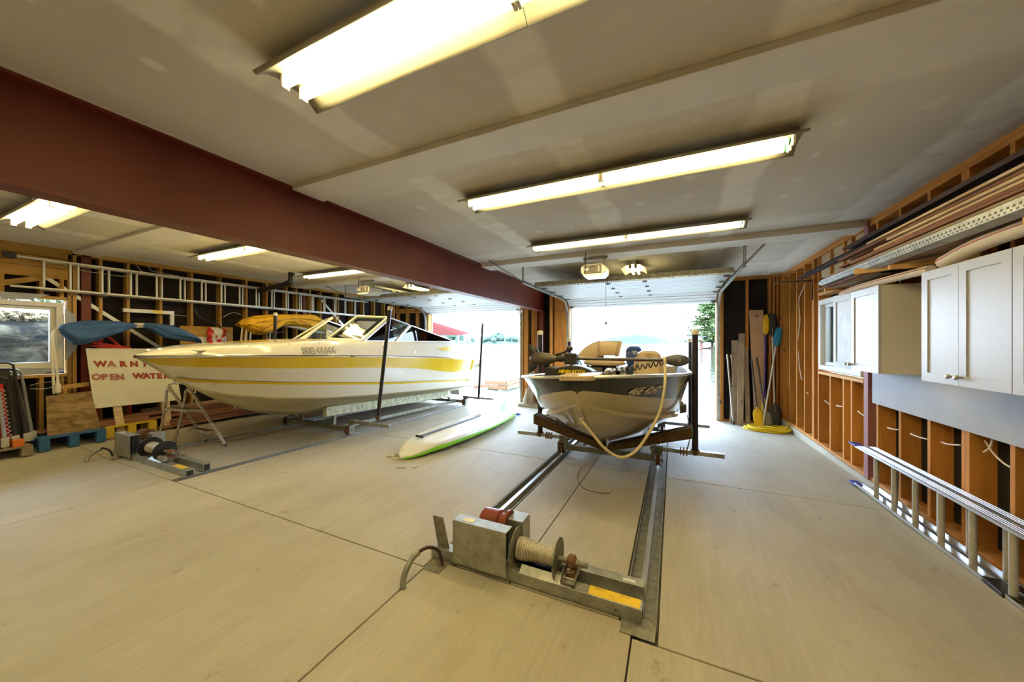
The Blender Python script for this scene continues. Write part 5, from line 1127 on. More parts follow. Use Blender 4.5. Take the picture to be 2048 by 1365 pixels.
# pallets
def pallet(lab, x0, x1, y0, y1, z, m, h=.175, name='pallet'):
    t = thing(name, lab, 'pallet', ((x0+x1)/2, (y0+y1)/2, z))
    n_ = 4; w = (x1-x0)/n_
    for i in range(n_): MB().box(x0+i*w+.01, x0+(i+1)*w-.01, y0, y1, z+h-.02, z+h).build('deck_board', m, t, bevel=.002)
    for y in (y0, (y0+y1)/2-.045, y1-.09):
        for x in (x0+.01, x1-.11): MB().box(x, x+.10, y, y+.09, z+.0, z+h-.02).build('block', m, t, bevel=.003)
    return t
M['bluewood'] = mat('blue_pallet_paint', (.025,.11,.28), .7, var=.3, vs=8); M['yelwood'] = mat('yellow_pallet_paint', (.60,.40,.02), .7, var=.2, vs=8); M['greywood'] = mat('grey_pallet_wood', (.24,.20,.14), .85, var=.3, vs=9)
pallet('blue painted pallet under the plywood and the lumber', -8.02, -7.50, 1.50, 2.09, .058, M['bluewood'])
pallet('yellow painted pallet behind the left leg of the warning sign', -8.04, -7.62, 2.12, 2.68, .058, M['yelwood'])
pallet('grey wooden pallet under the folded chairs', -8.0, -7.42, .75, 1.44, .056, M['greywood'], h=.128)
# lumber on the floor along the wall
rnd = random.Random(11)
lay = [(.253,1.7,2.9,3),(.291,1.6,2.75,3),(.329,2.25,2.8,2),(.085,2.8,6.6,4),(.13,2.85,6.3,4),(.175,2.95,5.9,4),(.22,2.3,5.2,3),(.265,2.2,4.9,3),(.31,2.4,4.4,2),(.355,2.5,4.3,2)]
wd = ['reddish brown', 'dark brown', 'greyish']
for i, (z, ya, yb, n_) in enumerate(lay):
    for j in range(n_):
        x = -7.62-j*.105 - (.14 if i < 3 else .08)-(.03*i if i > 5 else 0)
        m = rnd.choice(['red_y','red_y','old_y','red_y'])
        a_ = ya+rnd.uniform(-.1,.15); b_ = yb+rnd.uniform(-.3,.25)
        b0 = MB().bar((x, a_, z+.002*j), (x, b_, z+.002*j), .095, .036).build('floor_board', M[m], bevel=.002)
        tag(b0, ('%s board on the pallets left of the sign leg, %s layer, %s from the front' % ('reddish' if m == 'red_y' else 'weathered', ORD[i], ORD[j])) if i < 3 else ('%s board in the long floor stack by the left wall, %s layer, %s from the front' % ('reddish' if m == 'red_y' else 'weathered', ORD[i-3], ORD[j])), 'board', 'boards stacked on the pallets' if i < 3 else 'long boards stacked along the left wall')
for y in (2.95, 4.2, 5.6): tag(MB().box(-8.05, -7.6, y, y+.06, .058, .068).build('bearer', M['greywood']), {2.95:'thin bearer strip under the near end of the long floor boards',4.2:'thin bearer strip under the middle of the long floor boards',5.6:'thin bearer strip under the far end of the long floor boards'}[y], 'wood')
# red sawhorse piece above the sign
rh = thing('red_sawhorse', 'red painted sawhorse frame showing above the warning sign', 'sawhorse', (-7.95, 2.2, 1.4))
M['redp'] = mat('bright_red_paint', (.55,.02,.02), .5)
for a_, b_, w in (((185,686),(262,697),.035),((183,692),(262,699),.03)): MB().bar(at(*a_,'X',-7.92), at(*b_,'X',-7.90), .03, w).build('crossbar', M['redp'], rh, bevel=.003)
for a_, b_ in (((205,672),(200,692)),((215,673),(243,696)),((200,673),(192,850)),((250,698),(262,850))): MB().bar(at(*a_,'X',-7.93), at(*b_,'X',-7.93), .03, .035, up=(1,0,0)).build('leg', M['redp'], rh, bevel=.003)
# grey actuator bar with yellow sticker, hung on the studs
ac = thing('closer_arm', 'grey metal arm with a yellow sticker hung on the left wall studs', 'hardware', (-8.05, 2.7, 1.9))
MB().box(-8.09, -8.03, 2.42, 3.05, 1.99, 2.05).build('bar', M['alu_d'], ac, bevel=.004)
MB().box(-8.09, -8.04, 3.0, 3.055, 1.80, 2.0).build('arm', M['alu_d'], ac, bevel=.004)
MB().box(-8.032, -8.0295, 2.76, 2.90, 2.0, 2.043).build('yellow_sticker', mat('yellow_tag', (.75,.58,.02), .5), ac)
MB().tube([(-8.05, 3.05, 1.985), (-8.05, 3.25, 1.98)], .006, 6).build('rod', M['alu'], ac)
# electrical board, panel and flag
MB().box(-8.10, -8.085, 3.15, 3.98, 1.20, 1.80).build('mounting_board', M['plate_l'], WL, bevel=.002)
eb = thing('fuse_box', 'white electrical box on the mounting board left of the yellow cover', 'electrical box', (-8.05, 3.6, 1.3))
MB().box(-8.085, -8.01, 3.38, 3.83, 1.22, 1.60).build('box_cover', M['white'], eb, bevel=.006)
MB().box(-8.011, -8.006, 3.56, 3.68, 1.37, 1.42).build('breaker_window', M['black'], eb)
MB().box(-8.011, -8.007, 3.52, 3.72, 1.43, 1.435).build('seam', M['galv_d'], eb)
tag(MB().tube(catmull([(-8.05,3.34,2.12),(-8.02,3.40,1.98),(-8.0,3.55,1.90),(-7.98,3.68,1.84),(-8.0,3.74,1.74),(-8.03,3.75,1.62)]), .016, 8).build('black_cable', M['black'], smooth=True), 'thick black cable curving down to the white electrical box', 'cable')
fg = thing('small_flag', 'small crumpled red and white maple leaf flag hanging by the electrical box', 'flag', (-7.97, 3.65, 1.4))
def cloth(name, pts, m, par, t=.004): return MB().grid(pts).build(name, m, par, smooth='all', solid=t)
fl_ = []
for i in range(9):
    u = i/8; fl_.append([(-7.96+.03*math.sin(i*1.7+k), 3.50+.30*k/6+.05*u*math.sin(k), 1.79-.03*k/6-(.40+.03*math.sin(k*2))*u*(1 if 1 < k < 6 else .72)) for k in range(7)])
mb = MB(); mb.grid(fl_, mif=lambda i, k: 1 if (k == 0 or (k == 5 and i < 4) or (k in (3, 4) and i in (4, 5, 6, 7)) or (i in (1,2) and k == 1) or (k == 2 and i in (3,7))) else 0); mb.build('flag_cloth', [M['white'], M['redp']], fg, smooth='all', solid=.003)
# house wrap flaps around the left window
for i_, P_ in enumerate(([(130,618),(152,632),(155,696),(130,722)], [(0,738),(128,736),(88,748),(40,752),(0,750)], [(0,583),(100,590),(60,600),(0,598)])):
    MB().prism([at(x, y, 'X', -8.085) for x, y in P_], (-.003, 0, 0)).build('house_wrap', mat('grey_house_wrap_%d' % i_, (.40,.41,.42), .6, var=.15, vs=4), WL)
# loose cables on the walls
M['wire'] = mat('white_cable', (.62,.58,.48), .5)
def wall_wire(lab, pts, X, r=.005, m='wire'):
    tag(MB().tube(catmull([at(x, y, 'X', X) for x, y in pts]), r, 6).build('wall_cable', M[m], smooth=True), lab, 'cable')
wall_wire('white cable running across the left studs beside the red steel post', [(158,540),(185,545),(215,549),(245,553),(262,550)], -8.07)
wall_wire('white cable looping down from the top plate above the blue cover', [(272,530),(280,540),(285,543)], -8.07)
wall_wire('white cable loop right of the first one under the top plate', [(297,533),(303,542),(318,545),(338,549),(358,553)], -8.07)
wall_wire('white and brown cable arching over the dark felt left of the yellow cover', [(447,635),(458,628),(470,626),(482,630)], -8.07)
wall_wire('white cable sagging under the yellow cover', [(536,663),(552,666),(572,664)], -8.07)
wall_wire('faint white cable low on the left wall beside the chairs', [(60,772),(80,766),(105,764),(130,760)], -8.07, .004)
wall_wire('white cable low on the left wall under the window', [(60,778),(90,778),(122,770)], -8.07, .004)
M['wireR'] = mat('cream_cable', (.72,.60,.42), .5)
for i, (pts, lab) in enumerate((([(1610,570),(1598,600),(1600,640),(1596,690),(1600,740),(1604,760)], 'long wavy cream cable hanging down the right studs'),
    ([(1611,785),(1617,788)], 'short cream cable stub low on the farthest right studs'), ([(1650,802),(1659,809)], 'cream cable stub below the right window, first from the corner'), ([(1673,812),(1685,814)], 'cream cable stub below the right window, second from the corner'),
    ([(1716,823),(1722,828),(1730,833)], 'cream cable crossing the pink steel post'), ([(1775,856),(1786,859),(1797,860)], 'cream cable stub below the left end of the grey panel'),
    ([(1821,868),(1835,874),(1854,879)], 'cream cable passing through the stud below the grey panel'), ([(1883,885),(1895,889),(1920,891)], 'longer cream cable below the middle of the grey panel'),
    ([(1970,882),(1985,905),(2005,925),(2024,937)], 'crossed cream cables near the right picture edge, descending one'), ([(1985,880),(1980,896),(1967,905)], 'crossed cream cables near the right picture edge, hooked one'))):
    tag(MB().tube(catmull([at(x, y, 'X', 2.0+.02*i/9) for x, y in pts]), .006, 6).build('wall_cable', M['wireR'], smooth=True), lab, 'cable')
tag(MB().tube(catmull([at(x, y, 'X', 2.02) for x, y in ((1722,768),(1738,775),(1741,790),(1738,850),(1740,900),(1737,940),(1748,955))]), .005, 6).build('wall_cable', M['black'], smooth=True), 'thin black cable hanging beside the pink steel post', 'cable')
# folded lawn chairs
def lawn_chair(lab, y0, y1, X, zt, tubem, clothm, lace=False, lean=.10, zb=.185, band=(.25,.85)):
    t = thing('folding_chair', lab, 'folding chair', (X, (y0+y1)/2, zb), None)
    for k, (dx, sh, zz) in enumerate(((0, 0, zt), (-.035, .03, zt-.08))):
        a0, a1 = y0+sh, y1+sh*.6
        P_ = [(X+dx, a0+lean, zb), (X+dx, a0+lean*.3, zb+(zz-zb)*.7), (X+dx, a0, zz-.07), (X+dx, a0+.02, zz-.02), (X+dx, a0+.07, zz), (X+dx, (a0+a1)/2, zz), (X+dx, a1-.07, zz), (X+dx, a1-.02, zz-.02), (X+dx, a1, zz-.07), (X+dx, a1+lean*.5, zb+(zz-zb)*.45), (X+dx, a1+lean, zb+.0)]
        MB().tube(catmull(P_, 5), .0125, 8).build('frame_tube', tubem, t, smooth=True)
    rows = []
    for i in range(9):
        u = i/8; z = zb+.03+(zt-zb-.12)*(band[0]+(band[1]-band[0])*u if False else u); s = lean*(1-u)
        rows.append([(X-.012+.012*math.sin(PI*w), y0+.03+s+(y1-y0-.06)*w, z) for w in [k/6 for k in range(7)]])
    MB().grid(rows).build('sling', clothm, t, smooth='all', solid=.006)
    if lace:
        pts = []
        for i in range(26):
            u = i/25; z = zb+.1+(zt-zb-.25)*u; s = lean*(1-u); pts.append((X+.01, y1-.02+s*.95-(.035 if i % 2 else 0), z))
        MB().tube(pts, .005, 6).build('lacing', M['white'], t)
    MB().box(X-.05, X+.015, y1+lean-.03, y1+lean+.03, zb+.02, zb+.13).build('hinge_plate', M['alu_d'], t, bevel=.004)
    return t
gt = mat('grey_chair_tube', (.33,.32,.31), .4, .5); bt = mat('black_chair_tube', (.035,.025,.022), .4, .2); st_ = mat('silver_chair_tube', (.50,.50,.48), .35, .7)
lawn_chair('folded chair with a pale grey sling, frontmost at the left picture edge', .72, 1.19, -7.48, 1.00, st_, mat('pale_grey_sling', (.34,.33,.34), .7), lean=.05)
lawn_chair('folded chair with a bright red laced sling in the row on the grey pallet', .74, 1.27, -7.56, 1.07, bt, mat('red_sling', (.52,.01,.012), .6, var=.2, vs=5), lace=True, lean=.06)
lawn_chair('folded chair with a tall black tube frame in the row on the grey pallet', .76, 1.33, -7.64, 1.24, bt, mat('black_sling', (.02,.018,.018), .8), lean=.10)
lawn_chair('folded chair with grey tube frame, rearmost on the grey pallet', .80, 1.40, -7.72, 1.15, gt, mat('dark_sling', (.03,.025,.025), .8), lean=.09)
lawn_chair('folded chair with a bent grey frame behind the black one', .78, 1.37, -7.80, 1.12, gt, mat('dark_sling2', (.03,.03,.03), .8), lean=.12)
tag(MB().box(-7.60, -7.46, 1.29, 1.38, .182, .27).build('orange_box', mat('orange_plastic', (.65,.16,.02), .5), bevel=.008), 'small orange object on the grey pallet at the foot of the chairs', 'box')
# step stool
SS = thing('step_stool', 'paint-stained folding step stool standing under the runabout bow', 'step stool', (-6.6, 2.68, 0))
T1 = Vector((-6.90, 2.55, .83)); T2 = Vector((-6.45, 2.60, .84)); F1 = Vector((-6.49, 2.83, -.022)); F2 = Vector((-5.95, 2.83, -.022)); R1 = Vector((-7.14, 2.54, .02)); R2 = Vector((-6.72, 2.56, -.012))
M['stool'] = mat('paint_spattered_steel', (.62,.58,.50), .5, .2, var=.35, vs=28, col2=(.26,.20,.13)); M['tread'] = mat('dark_tread', (.07,.05,.03), .9)
for T, F, R in ((T1, F1, R1), (T2, F2, R2)):
    MB().bar(T+Vector((0,0,.02)), F+Vector((0,0,.02)), .042, .022).build('front_rail', M['stool'], SS, bevel=.004)
    MB().tube(catmull([T.lerp(F, .10), T.lerp(R, .06)+Vector((-.02,0,.0)), T.lerp(R, .3), R+Vector((0,0,.02))]), .017, 10).build('rear_leg', M['stool'], SS, smooth=True)
    for q_ in (F, R): MB().tube([q_+Vector((0,0,.001)), q_+Vector((0,0,.035))], .018, 10).build('rubber_foot', M['rubber'], SS)
MB().tube(catmull([T1.lerp(F1,.02), T1+Vector((.03,.01,.04)), (T1+T2)/2+Vector((0,0,.055)), T2+Vector((-.03,-.01,.04)), T2.lerp(F2,.02)]), .014, 10).build('handle', M['stool'], SS, smooth=True)
def tread(name, t_, dep, th=.04):
    a_ = T1.lerp(F1, t_); b_ = T2.lerp(F2, t_); n_ = Vector((-.85, -.45, 0)).normalized()*dep; up = Vector((0,0,th))
    MB().prism([a_, b_, b_+n_, a_+n_], up).build(name, M['stool'], SS, bevel=.006)
    MB().prism([a_.lerp(b_, .06)+up*1.01, b_.lerp(a_, .06)+up*1.01, b_.lerp(a_, .06)+n_*.9+up*1.01, a_.lerp(b_, .06)+n_*.9+up*1.01], (0,0,.003)).build('tread_mat', M['tread'], SS)
tread('platform', .42, .30, .035); tread('step', .80, .16, .045)
# ---------------------------------------------------------------- lake wall, right corner
def leanbar(name, lab, cat, a_, b_, w, h, m, up=(1,0,0)): return tag(MB().bar(a_, b_, w, h, up=up).build(name, M[m] if isinstance(m, str) else m, bevel=.002), lab, cat)
zc_ = zf(1.4, 8.2)
leanbar('old_board', 'grey weathered board leaning in the corner, shorter one behind', 'board', (1.16, 8.28, zc_+.01), (1.17, 8.46, 1.54), .11, .02, 'old_z', up=(0,1,0))
leanbar('old_board', 'grey weathered board leaning in the corner, taller nailed one', 'board', (1.22, 8.18, zc_+.01), (1.29, 8.44, 1.68), .105, .03, 'old_z', up=(0,1,0))
leanbar('old_board', 'brown board leaning right beside the nailed grey board', 'board', (1.37, 8.27, zc_+.01), (1.36, 8.46, 1.40), .08, .02, 'old_z', up=(0,1,0))
pd = thing('wooden_paddle', 'short pale wooden paddle handle up in the corner by the lake door', 'paddle', (1.13, 8.3, zc_))
MB().prism([(1.10,8.40,.62),(1.19,8.40,.62),(1.165,8.41,.72),(1.155,8.42,.80),(1.135,8.42,.80),(1.125,8.41,.72)], (0,.02,0)).build('grip', M['pale_y'], pd, bevel=.006)
MB().tube([(1.145,8.42,.78),(1.115,8.44,1.20)], .017, 10).build('shaft', M['pale_y'], pd, smooth=True)
MB().prism([(1.085,8.44,1.24),(1.095,8.44,1.17),(1.13,8.44,1.17),(1.15,8.44,1.24)], (0,.02,0)).build('t_handle', M['pale_y'], pd, bevel=.004)
MB().prism([(1.06,8.30,zc_),(1.24,8.30,zc_),(1.22,8.38,.58),(1.08,8.38,.58)], (0,.016,0)).build('blade', M['old_z'], pd, bevel=.004)
bs = thing('grey_pole', 'thin grey pole leaning left of the wooden paddle', 'pole', (1.06, 8.2, zc_)); MB().tube([(1.11,8.20,zc_+.001),(1.03,8.42,1.25)], .016, 10).build('shaft', M['alu_d'], bs, smooth=True); MB().tube([(1.11,8.20,zc_),(1.10,8.23,zc_+.14)], .02, 10).build('tip', M['black'], bs)
cb = MB().hexa([(1.49,8.30,zc_+.01),(1.68,8.30,zc_+.01),(1.68,8.335,zc_+.01),(1.49,8.335,zc_+.01),(1.42,8.455,2.16),(1.66,8.455,2.15),(1.66,8.49,2.15),(1.42,8.49,2.16)]).build('cardboard_box', mat('cardboard', (.48,.30,.17), .85, var=.08, vs=4), bevel=.003)
tag(cb, 'tall narrow cardboard box standing in the corner behind the paddles', 'box')
text_part('box_print', 'GP', .05, Vector((1.545, 8.443, 2.03)), (1,0,0), (0,-.06,1), M['ink'], cb, offset=.002)
def paddle(lab, foot, top, shm, top_blade=None, bot_blade=None, bw=.085, bl=.42):
    t = thing('kayak_paddle', lab, 'paddle', tuple(foot)); f_ = Vector(foot); p_ = Vector(top); d = (p_-f_).normalized(); x = d.cross(Vector((0,1,0))).normalized()
    MB().tube([f_+d*(.30 if bot_blade else 0), p_-d*(.30 if top_blade else 0)], .016, 10).build('shaft', shm, t, smooth=True)
    prof = [(0,.012),(.06,.03),(.16,.8),(.30,1.0),(.6,1.0),(.85,.85),(.97,.45),(1,.12)]
    for bmat_, o_, s in ((bot_blade, f_+d*bl, -1), (top_blade, p_-d*bl, 1)):
        if not bmat_: continue
        rows = []
        for a, b in prof: rows.append([o_+d*(s*bl*a)+x*(bw*w*max(b, .15))+Vector((0,-1,0))*(.012*math.cos(w*PI/2)+.012*abs(w)) for w in (-1,-.5,0,.5,1)])
        MB().grid(rows).build('blade', bmat_, t, smooth=True, solid=.006)
    return t
yb_ = mat('yellow_blade', (.80,.50,.01), .4); bb_ = mat('black_blade', (.03,.03,.035), .4); bl_ = mat('blue_blade', (.01,.25,.50), .4); pu = mat('purple_shaft', (.075,.02,.20), .35); gs = mat('grey_shaft', (.55,.53,.52), .35, .4); ds = mat('dark_shaft', (.04,.035,.035), .4)
paddle('paddle with a purple shaft and yellow blades leaning in the corner', (1.60,8.12,-.02), (1.70,8.44,2.06), pu, yb_, yb_, .050, .44)
paddle('paddle with a large dark grey upper blade and grey shaft', (1.80,8.20,zc_+.01), (1.79,8.44,2.08), gs, bb_, bb_, .095, .48)
paddle('paddle with a blue upper blade leaning across the others', (1.55,7.98,zc_+.02), (1.90,8.38,1.80), gs, bl_, None, .060, .42)
paddle('short dark-shafted paddle with a yellow blade down', (1.50,7.98,zc_+.02), (1.43,8.30,1.16), ds, None, yb_, .08, .40)
paddle('short dark-shafted paddle with a grey blade down', (1.64,8.02,zc_+.02), (1.52,8.32,1.20), ds, None, mat('grey_blade', (.20,.19,.14), .4), .09, .36)
CRP = MB(); rr_ = random.Random(3)
for k in range(9):
    cx, cy, ra, rb = 1.60+rr_.uniform(-.06,.06), 7.84+rr_.uniform(-.03,.03), .30+rr_.uniform(-.06,.06), .17+rr_.uniform(-.04,.04)
    CRP.tube([(cx+ra*math.cos(a*PI/14), cy+rb*math.sin(a*PI/14), zf(1.6, 7.85)+.012+.008*k+.006*math.sin(a)) for a in range(29)], .0095, 6, cap=False)
CRP.tube(catmull([(1.35,7.8,-.10),(1.55,7.82,-.07),(1.75,7.75,-.06),(1.95,7.95,-.05),(2.0-.06,8.05,-.02),(1.92,8.0,-.09),(1.85,7.9,-.10)]), .0095, 6)
tag(CRP.build('yellow_rope', mat('yellow_rope', (.85,.62,.02), .7, bump=.4, bs=150), smooth=True), 'coil of bright yellow rope on the floor in the corner', 'rope')
tag(MB().tube([(1.97,6.84,2.62),(1.45,6.90,2.62)], .010, 8).build('wall_rod', M['plate_l']), 'thin wooden rod sticking out from the right wall near the corner', 'rod')
# outlet box and small hardware on the jamb
tag(MB().box(.86, .93, 8.455, 8.489, .21, .27).build('sensor_box', M['black'], bevel=.006), 'small black sensor box low on the right door jamb', 'sensor')
# post base by the pier between the doors
MB().box(-3.62, -2.30, 8.14, 8.50, -.165, -.075).build('footing', M['concrete'], WF, bevel=.01)
dw = thing('driftwood_post', 'grey weathered wooden post standing at the pier between the doors', 'post', (-3.15, 8.25, -.075))
MB().tube([(-3.30,8.25,-.075),(-3.30,8.25,.25),(-3.27,8.26,.75),(-3.24,8.27,1.0)], [.09,.08,.07,.04], 9).build('trunk', M['old_z'], dw, smooth=True)
jk = thing('wire_bundle', 'tangle of dark wire on the footing by the pier', 'wire', (-2.85, 8.25, -.07))
for k in range(8): MB().tube(catmull([(-2.92+rr_.uniform(-.13,.13), 8.25+rr_.uniform(-.06,.06), -.065+(.0 if i in (0,5) else rr_.uniform(.0,.28))) for i in range(6)]), .006, 6).build('wire_strand', M['rust'] if k % 2 else M['black'], jk, smooth=True)
tag(MB().tube([(-3.46,8.24,-.074),(-3.46,8.24,.02),(-3.43,8.24,.10),(-3.40,8.24,.30)], [.06,.055,.05,.03], 8).build('stake', M['whitepole']), 'short pale stake beside the grey wooden post', 'stake')
# debris on the floor
for (x, y, w, h, c, lab) in ((-3.05,3.22,.10,.006,'ink','thin twig on the floor near the paddle board nose'),(-2.88,3.32,.05,.006,'rust','second small twig near the paddle board nose')):
    tag(MB().tube([(x, y, zf(x,y)+.004), (x+w, y+.06, zf(x,y)+.004)], .003, 5).build('twig', M[c]), lab, 'twig')
tag(MB().tube(catmull([(-1.03,4.25,-.052),(-1.0,3.95,-.045),(-.93,3.75,-.04),(-.82,3.6,-.038),(-.68,3.58,-.037),(-.58,3.62,-.038)]), .0035, 5).build('twig', M['rust']), 'long curved twig on the floor under the fishing boat bow', 'twig')
# ---------------------------------------------------------------- outside
# left window: rock face and foliage close by
rows = []; rr2 = random.Random(2)
for i in range(30):
    y = -3.5+i*.28; row = []
    for k in range(16):
        z = (-.6+k*.21 if k < 12 else 1.71+(k-12)*.10+.1); x = (-10.2-.10*k if k < 12 else -11.4-(k-12)*.55)-.0+.55*noise3((y, z, 1.3), .9)+.16*noise3((y, z, 7), 2.8); row.append((x, y, z+.12*noise3((y,z,3),1.2)))
    rows.append(row)
RKm = rock_mat(); rk_ = MB().grid(rows).build('rock_face', RKm, smooth='all'); tag(rk_, 'grey granite rock face seen through the left window', 'rock')
def leaves(name, lab, c, r, n, size, m, seed=1, cat='shrub'):
    rr = random.Random(seed); mb = MB(); c = Vector(c)
    for _ in range(n):
        d = Vector((rr.gauss(0,1), rr.gauss(0,1), rr.gauss(0,1))).normalized()*rr.random()**.4; p = c+Vector((d.x*r[0], d.y*r[1], d.z*r[2]))
        a = Vector((rr.uniform(-1,1), rr.uniform(-1,1), rr.uniform(-1,1))).normalized()*size; b = a.cross(Vector((rr.uniform(-1,1), rr.uniform(-1,1), rr.uniform(-1,1)))).normalized()*size*.6
        mb.add([p-a, p-b, p+a, p+b], [(0,1,2,3)])
    return mb
M['leaf_n'] = mat('leaf_green', (.05,.085,.02), .7, var=.5, vs=6); M['leaf_dry'] = mat('dry_leaves', (.16,.10,.045), .8, var=.4, vs=9)
t = thing('shrub', 'green shrub above the rock outside the left window', 'shrub', (-12, 1.2, 2.4)); leaves('f', '', (-12.9, 1.3, 2.85), (1.0, 2.9, .6), 2600, .07, None).build('foliage', M['leaf_n'], t, kind='stuff'); MB().tube([(-12.2,1.3,1.0),(-12.2,1.4,3.1)], [.05,.02], 6).build('stem', M['bark'], t)
t = leaves('d', '', (-12.1, 1.0, 2.02), (.9, 3.0, .10), 3000, .05, None, 4).build('dry_leaves', M['leaf_dry']); tag(t, 'dry leaves scattered on top of the rock outside the window', 'leaves', kind='stuff')
t = thing('shrub', 'green shrub outside the window in the right wall', 'shrub', (3.6, 6.6, 0)); leaves('f', '', (3.9, 6.9, 1.4), (.8, 1.6, 1.6), 3000, .09, None, 6).build('foliage', M['leaf_n'], t, kind='stuff'); MB().tube([(3.9,6.9,-.3),(3.9,6.9,2.2)], [.06,.02], 6).build('stem', M['bark'], t)
gr = MB(); gr.grid([[(-40,-6,-.5),(-8.7,-6,-.35)],[(-40,9.2,-.5),(-8.7,9.2,-.45)]]); gr.grid([[(2.35,-6,-.35),(30,-6,-.4)],[(2.35,9.2,-.45),(30,9.2,-.5)]]); gr.build('ground', mat('leafy_ground', (.20,.17,.10), .95, var=.5, vs=3), kind='structure')
# islands with individual trees
M['isl'] = [mat('island_pine_green', (.028,.052,.040), .9, var=.4, vs=.3), mat('island_tree_green', (.045,.075,.045), .9, var=.4, vs=.3)]
def crown_mesh(kind, seed, h, r):
    rr = random.Random(seed); mb = MB(); rows = []
    n_ = 9; ks = 12
    for i in range(n_+1):
        u = i/n_; rad = r*((1-u)**.8*(.55+.45*((i*1.7) % 1)) if kind == 'pine' else math.sin(PI*min(1, u*.9+.08))**.7)
        rows.append([(rad*math.cos(2*PI*k/ks)*rr.uniform(.7,1.15), rad*math.sin(2*PI*k/ks)*rr.uniform(.7,1.15), h*(.12+.88*u)+rr.uniform(-.02,.02)*h) for k in range(ks)])
    mb.grid(rows, close=True); mb.f.append(tuple(range(ks-1, -1, -1))); mb.m.append(0)
    return mb
def protos():
    out = []
    for i, (k, h, r, m, lab) in enumerate((('pine', 1.0, .26, 0, 'p'), ('round', .8, .34, 1, 'r'), ('pine', .9, .20, 0, 'p'))):
        t = thing('tree', 'x', 'tree', (0,0,0)); crown_mesh(k, i+3, h, r).build('crown', M['isl'][m], t, smooth=True); MB().tube([(0,0,-.05),(0,0,h*.5)], [.03,.015], 6).build('trunk', M['bark'], t); out.append(t)
    return out
PT = protos(); used = [False]*3
def plant(i, loc, s, lab, grp):
    o = PT[i]
    if used[i]: o = dup(PT[i], (0,0,0))
    used[i] = True
    o.location = loc; o.scale = s; o['label'] = lab; o['group'] = grp; o.rotation_euler = (0,0,random.uniform(0,6.28)); return o
def isle(name, lab, cx, cy, rx, ry, hz, trees, grp, tl):
    MB().blob((cx, cy, -.4), (rx, ry, hz), 30, 8).build(name, M['isl'][0], smooth=True)
    o = bpy.data.objects[name] if name in bpy.data.objects else None
    rr = random.Random(int(abs(cx)))
    for k in range(trees):
        a = rr.uniform(0, 2*PI); q_ = rr.random()**.5*.92; x = cx+rx*q_*math.cos(a); y = cy+ry*q_*math.sin(a); u = 1-q_*q_
        h = rr.uniform(.75, 1.05)*tl*(.55+.45*u); plant(rr.choice((0,1,1,2)), (x, y, -.5+hz*u*.6), (h*1.1, h*1.1, h), 'hazy tree on the %s' % grp, 'trees on the %s' % grp)
isle('islet', '', -275, 385, 46, 34, 5, 46, 'nearer wooded island left of the black stern post', 19)
tag(bpy.data.objects['islet'], 'low rocky base of the nearer wooded island, left of the stern post', 'island')
isle('islet.', '', -214, 425, 30, 25, 4, 26, 'small wooded island right of the black stern post', 16)
for o_ in list(bpy.data.objects):
    if o_.name.startswith('islet.') and 'label' not in o_: o_.name = 'islet.001'; tag(o_, 'low base of the small wooded island right of the stern post', 'island')
# big pine and shore at the right door
PN = thing('pine_tree', 'tall pine with layered branches on the shore at the right of the lake view', 'tree', (9.3, 106, -.3))
MB().tube([(9.6,106,-.5),(9.5,106,8),(9.4,106,16.5)], [.35,.25,.08], 8).build('trunk', M['bark'], PN, smooth=True)
mb = MB(); rr = random.Random(8)
for lv in range(20):
    z = 1.8+lv*.75; R_ = 6.6*(1-(lv/20)**1.6)+.8
    for b in range(13):
        a = rr.uniform(0, 2*PI); L_ = R_*rr.uniform(.55, 1)
        for s in range(13):
            u = (s+1)/13; c_ = Vector((9.5+math.cos(a)*L_*u, 106+math.sin(a)*L_*u, z+.5*u-.5*u*u+rr.uniform(-.15,.15)))
            for _ in range(6):
                p = c_+Vector((rr.gauss(0,.35), rr.gauss(0,.35), rr.gauss(0,.14))); A_ = Vector((rr.uniform(-1,1), rr.uniform(-1,1), rr.uniform(-.3,.5)))*.42; B_ = A_.cross(Vector((rr.uniform(-1,1),rr.uniform(-1,1),1))).normalized()*.22
                mb.add([p-A_, p-B_, p+A_, p+B_], [(0,1,2,3)])
mb.build('needles', M['leaf'], PN, kind='stuff')
for i, (x, y, z, rx, rz, lab) in enumerate(((12.5,101,2.2,3.0,2.6,'rounded bright green bush on the shore under the tall pine'),(16,108,4,4.5,6,'leafy tree right of the tall pine, mostly behind the jamb'),(10.8,99,.6,1.6,.9,'low bush at the waterline right of the tall post'))):
    t = thing('shore_bush', lab, 'bush', (x, y, -.3)); leaves('f', '', (x, y, z), (rx, rx, rz), 2600, .30, None, 20+i).build('foliage', M['leaf'], t, kind='stuff'); MB().tube([(x,y,-.4),(x,y,z+.5)], [.15,.05], 6).build('stem', M['bark'], t)
tag(MB().blob((14, 106, -.5), (9, 8, .9), 24, 6).build('shore_rock', rock_mat(), smooth=True), 'low rocky shore under the tall pine', 'shore')
bh = thing('boathouse', 'small pink-red boathouse on the far right shore behind the black posts', 'boathouse', (6.1, 104, -.3)); pk = mat('faded_red_siding', (.12,.045,.035), .8)
MB().box(4.3, 7.1, 102, 107, -.3, 2.2).build('walls', pk, bh); MB().prism([(4.1,101.8,2.2),(7.3,101.8,2.2),(5.7,101.8,3.7)], (0,5.4,0)).build('roof', mat('pale_roof', (.45,.38,.36), .8), bh); MB().box(5.0, 6.4, 101.95, 102, -.3, 1.6).build('door', M['white'], bh)
dk_ = thing('shore_dock', 'distant dock in front of the red boathouse', 'dock', (2, 100, -.3)); MB().box(-3.2, 6.5, 99, 101, -.25, -.05).build('deck', M['greywood'], dk_)
for x in (-3, -1.5, 0, 1.5, 3, 4.5): MB().cyl((x, 99.2, -.6), (x, 99.2, .7), .09, 8).build('piling', M['old_z'], dk_)
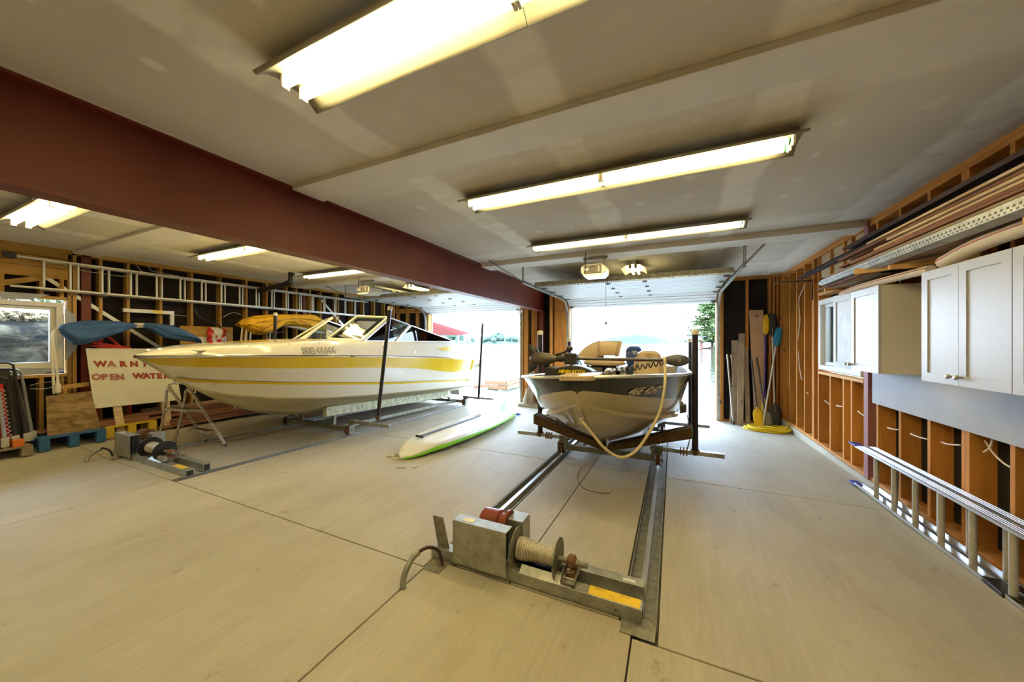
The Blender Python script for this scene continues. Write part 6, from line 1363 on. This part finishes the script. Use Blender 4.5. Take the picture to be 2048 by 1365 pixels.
# near dock
ND = thing('floating_dock', 'pale dock with wooden skirting just outside the left door', 'dock', (-7.6, 16, -.3)); dwm = mat('bleached_planks', (.22,.185,.155), .8, var=.12, vs=4, stretch=(1,.2,1)); ds_ = mat('orange_skirt', (.15,.07,.025), .7, var=.15, vs=5)
for k in range(34): MB().box(-10.4, -5.72, 11.85+k*.30, 12.13+k*.30, .00, .035).build('plank', dwm, ND)
MB().box(-10.38, -5.75, 11.82, 11.86, -.14, 0).box(-5.78, -5.73, 11.86, 22, -.14, 0).build('rim_joist', ds_, ND)
MB().box(-10.38, -5.75, 11.80, 11.84, -.31, -.16).box(-5.76, -5.70, 11.84, 22, -.31, -.16).build('skirt_board', ds_, ND)
for x, y in ((-6.1,12.0),(-8,12.0),(-6.1,16),(-6.1,20)): MB().cyl((x, y, -1.2), (x, y, -.1), .09, 10).build('piling', M['whitepole'], ND)
MB().box(-5.9, -5.66, 11.9, 20, .036, .085).build('bumper', mat('grey_bumper', (.40,.43,.46), .6), ND, bevel=.02)
tag(MB().blob((-7.3, 11.3, -.30), (.40, .30, .12), 16, 8, p=3).build('blue_float', mat('blue_white_float', (.10,.16,.30), .5, var=.6, vs=7, col2=(.6,.65,.7))), 'blue and white float bobbing by the dock corner', 'float')
FD = thing('boat_lift', 'white posted boat lift with a pontoon further out past the dock', 'boat lift', (-13, 33, -.3))
for x, y in ((-14.2,33),(-13.4,33),(-14.2,35),(-13.4,35)): MB().cyl((x, y, -1), (x, y, 1.0), .06, 8).build('post', M['white'], FD)
MB().box(-14.6, -10.9, 32.8, 35.2, .05, .28).box(-14.6, -10.9, 32.8, 35.2, .40, .46).build('pontoon', M['offwhite'], FD, bevel=.05)
RC = thing('red_canopy', 'faded red canopy roof outside at the left of the left door opening', 'canopy', (-12.5, 17, 0)); rcm = mat('faded_red_canvas', (.60,.13,.13), .7)
MB().prism([(-15.5, 15, 3.0), (-13.3, 15, 3.05), (-10.9, 17.6, 2.02), (-12.5, 19, 1.95), (-15.5, 19, 2.0)], (0, 0, .05)).build('roof_canvas', rcm, RC)
for x, y, z in ((-13.4,15.1,3.0),(-11.0,17.6,2.0),(-12.6,18.9,1.95)): MB().cyl((x, y, -1), (x, y, z), .04, 8).build('post', M['white'], RC)
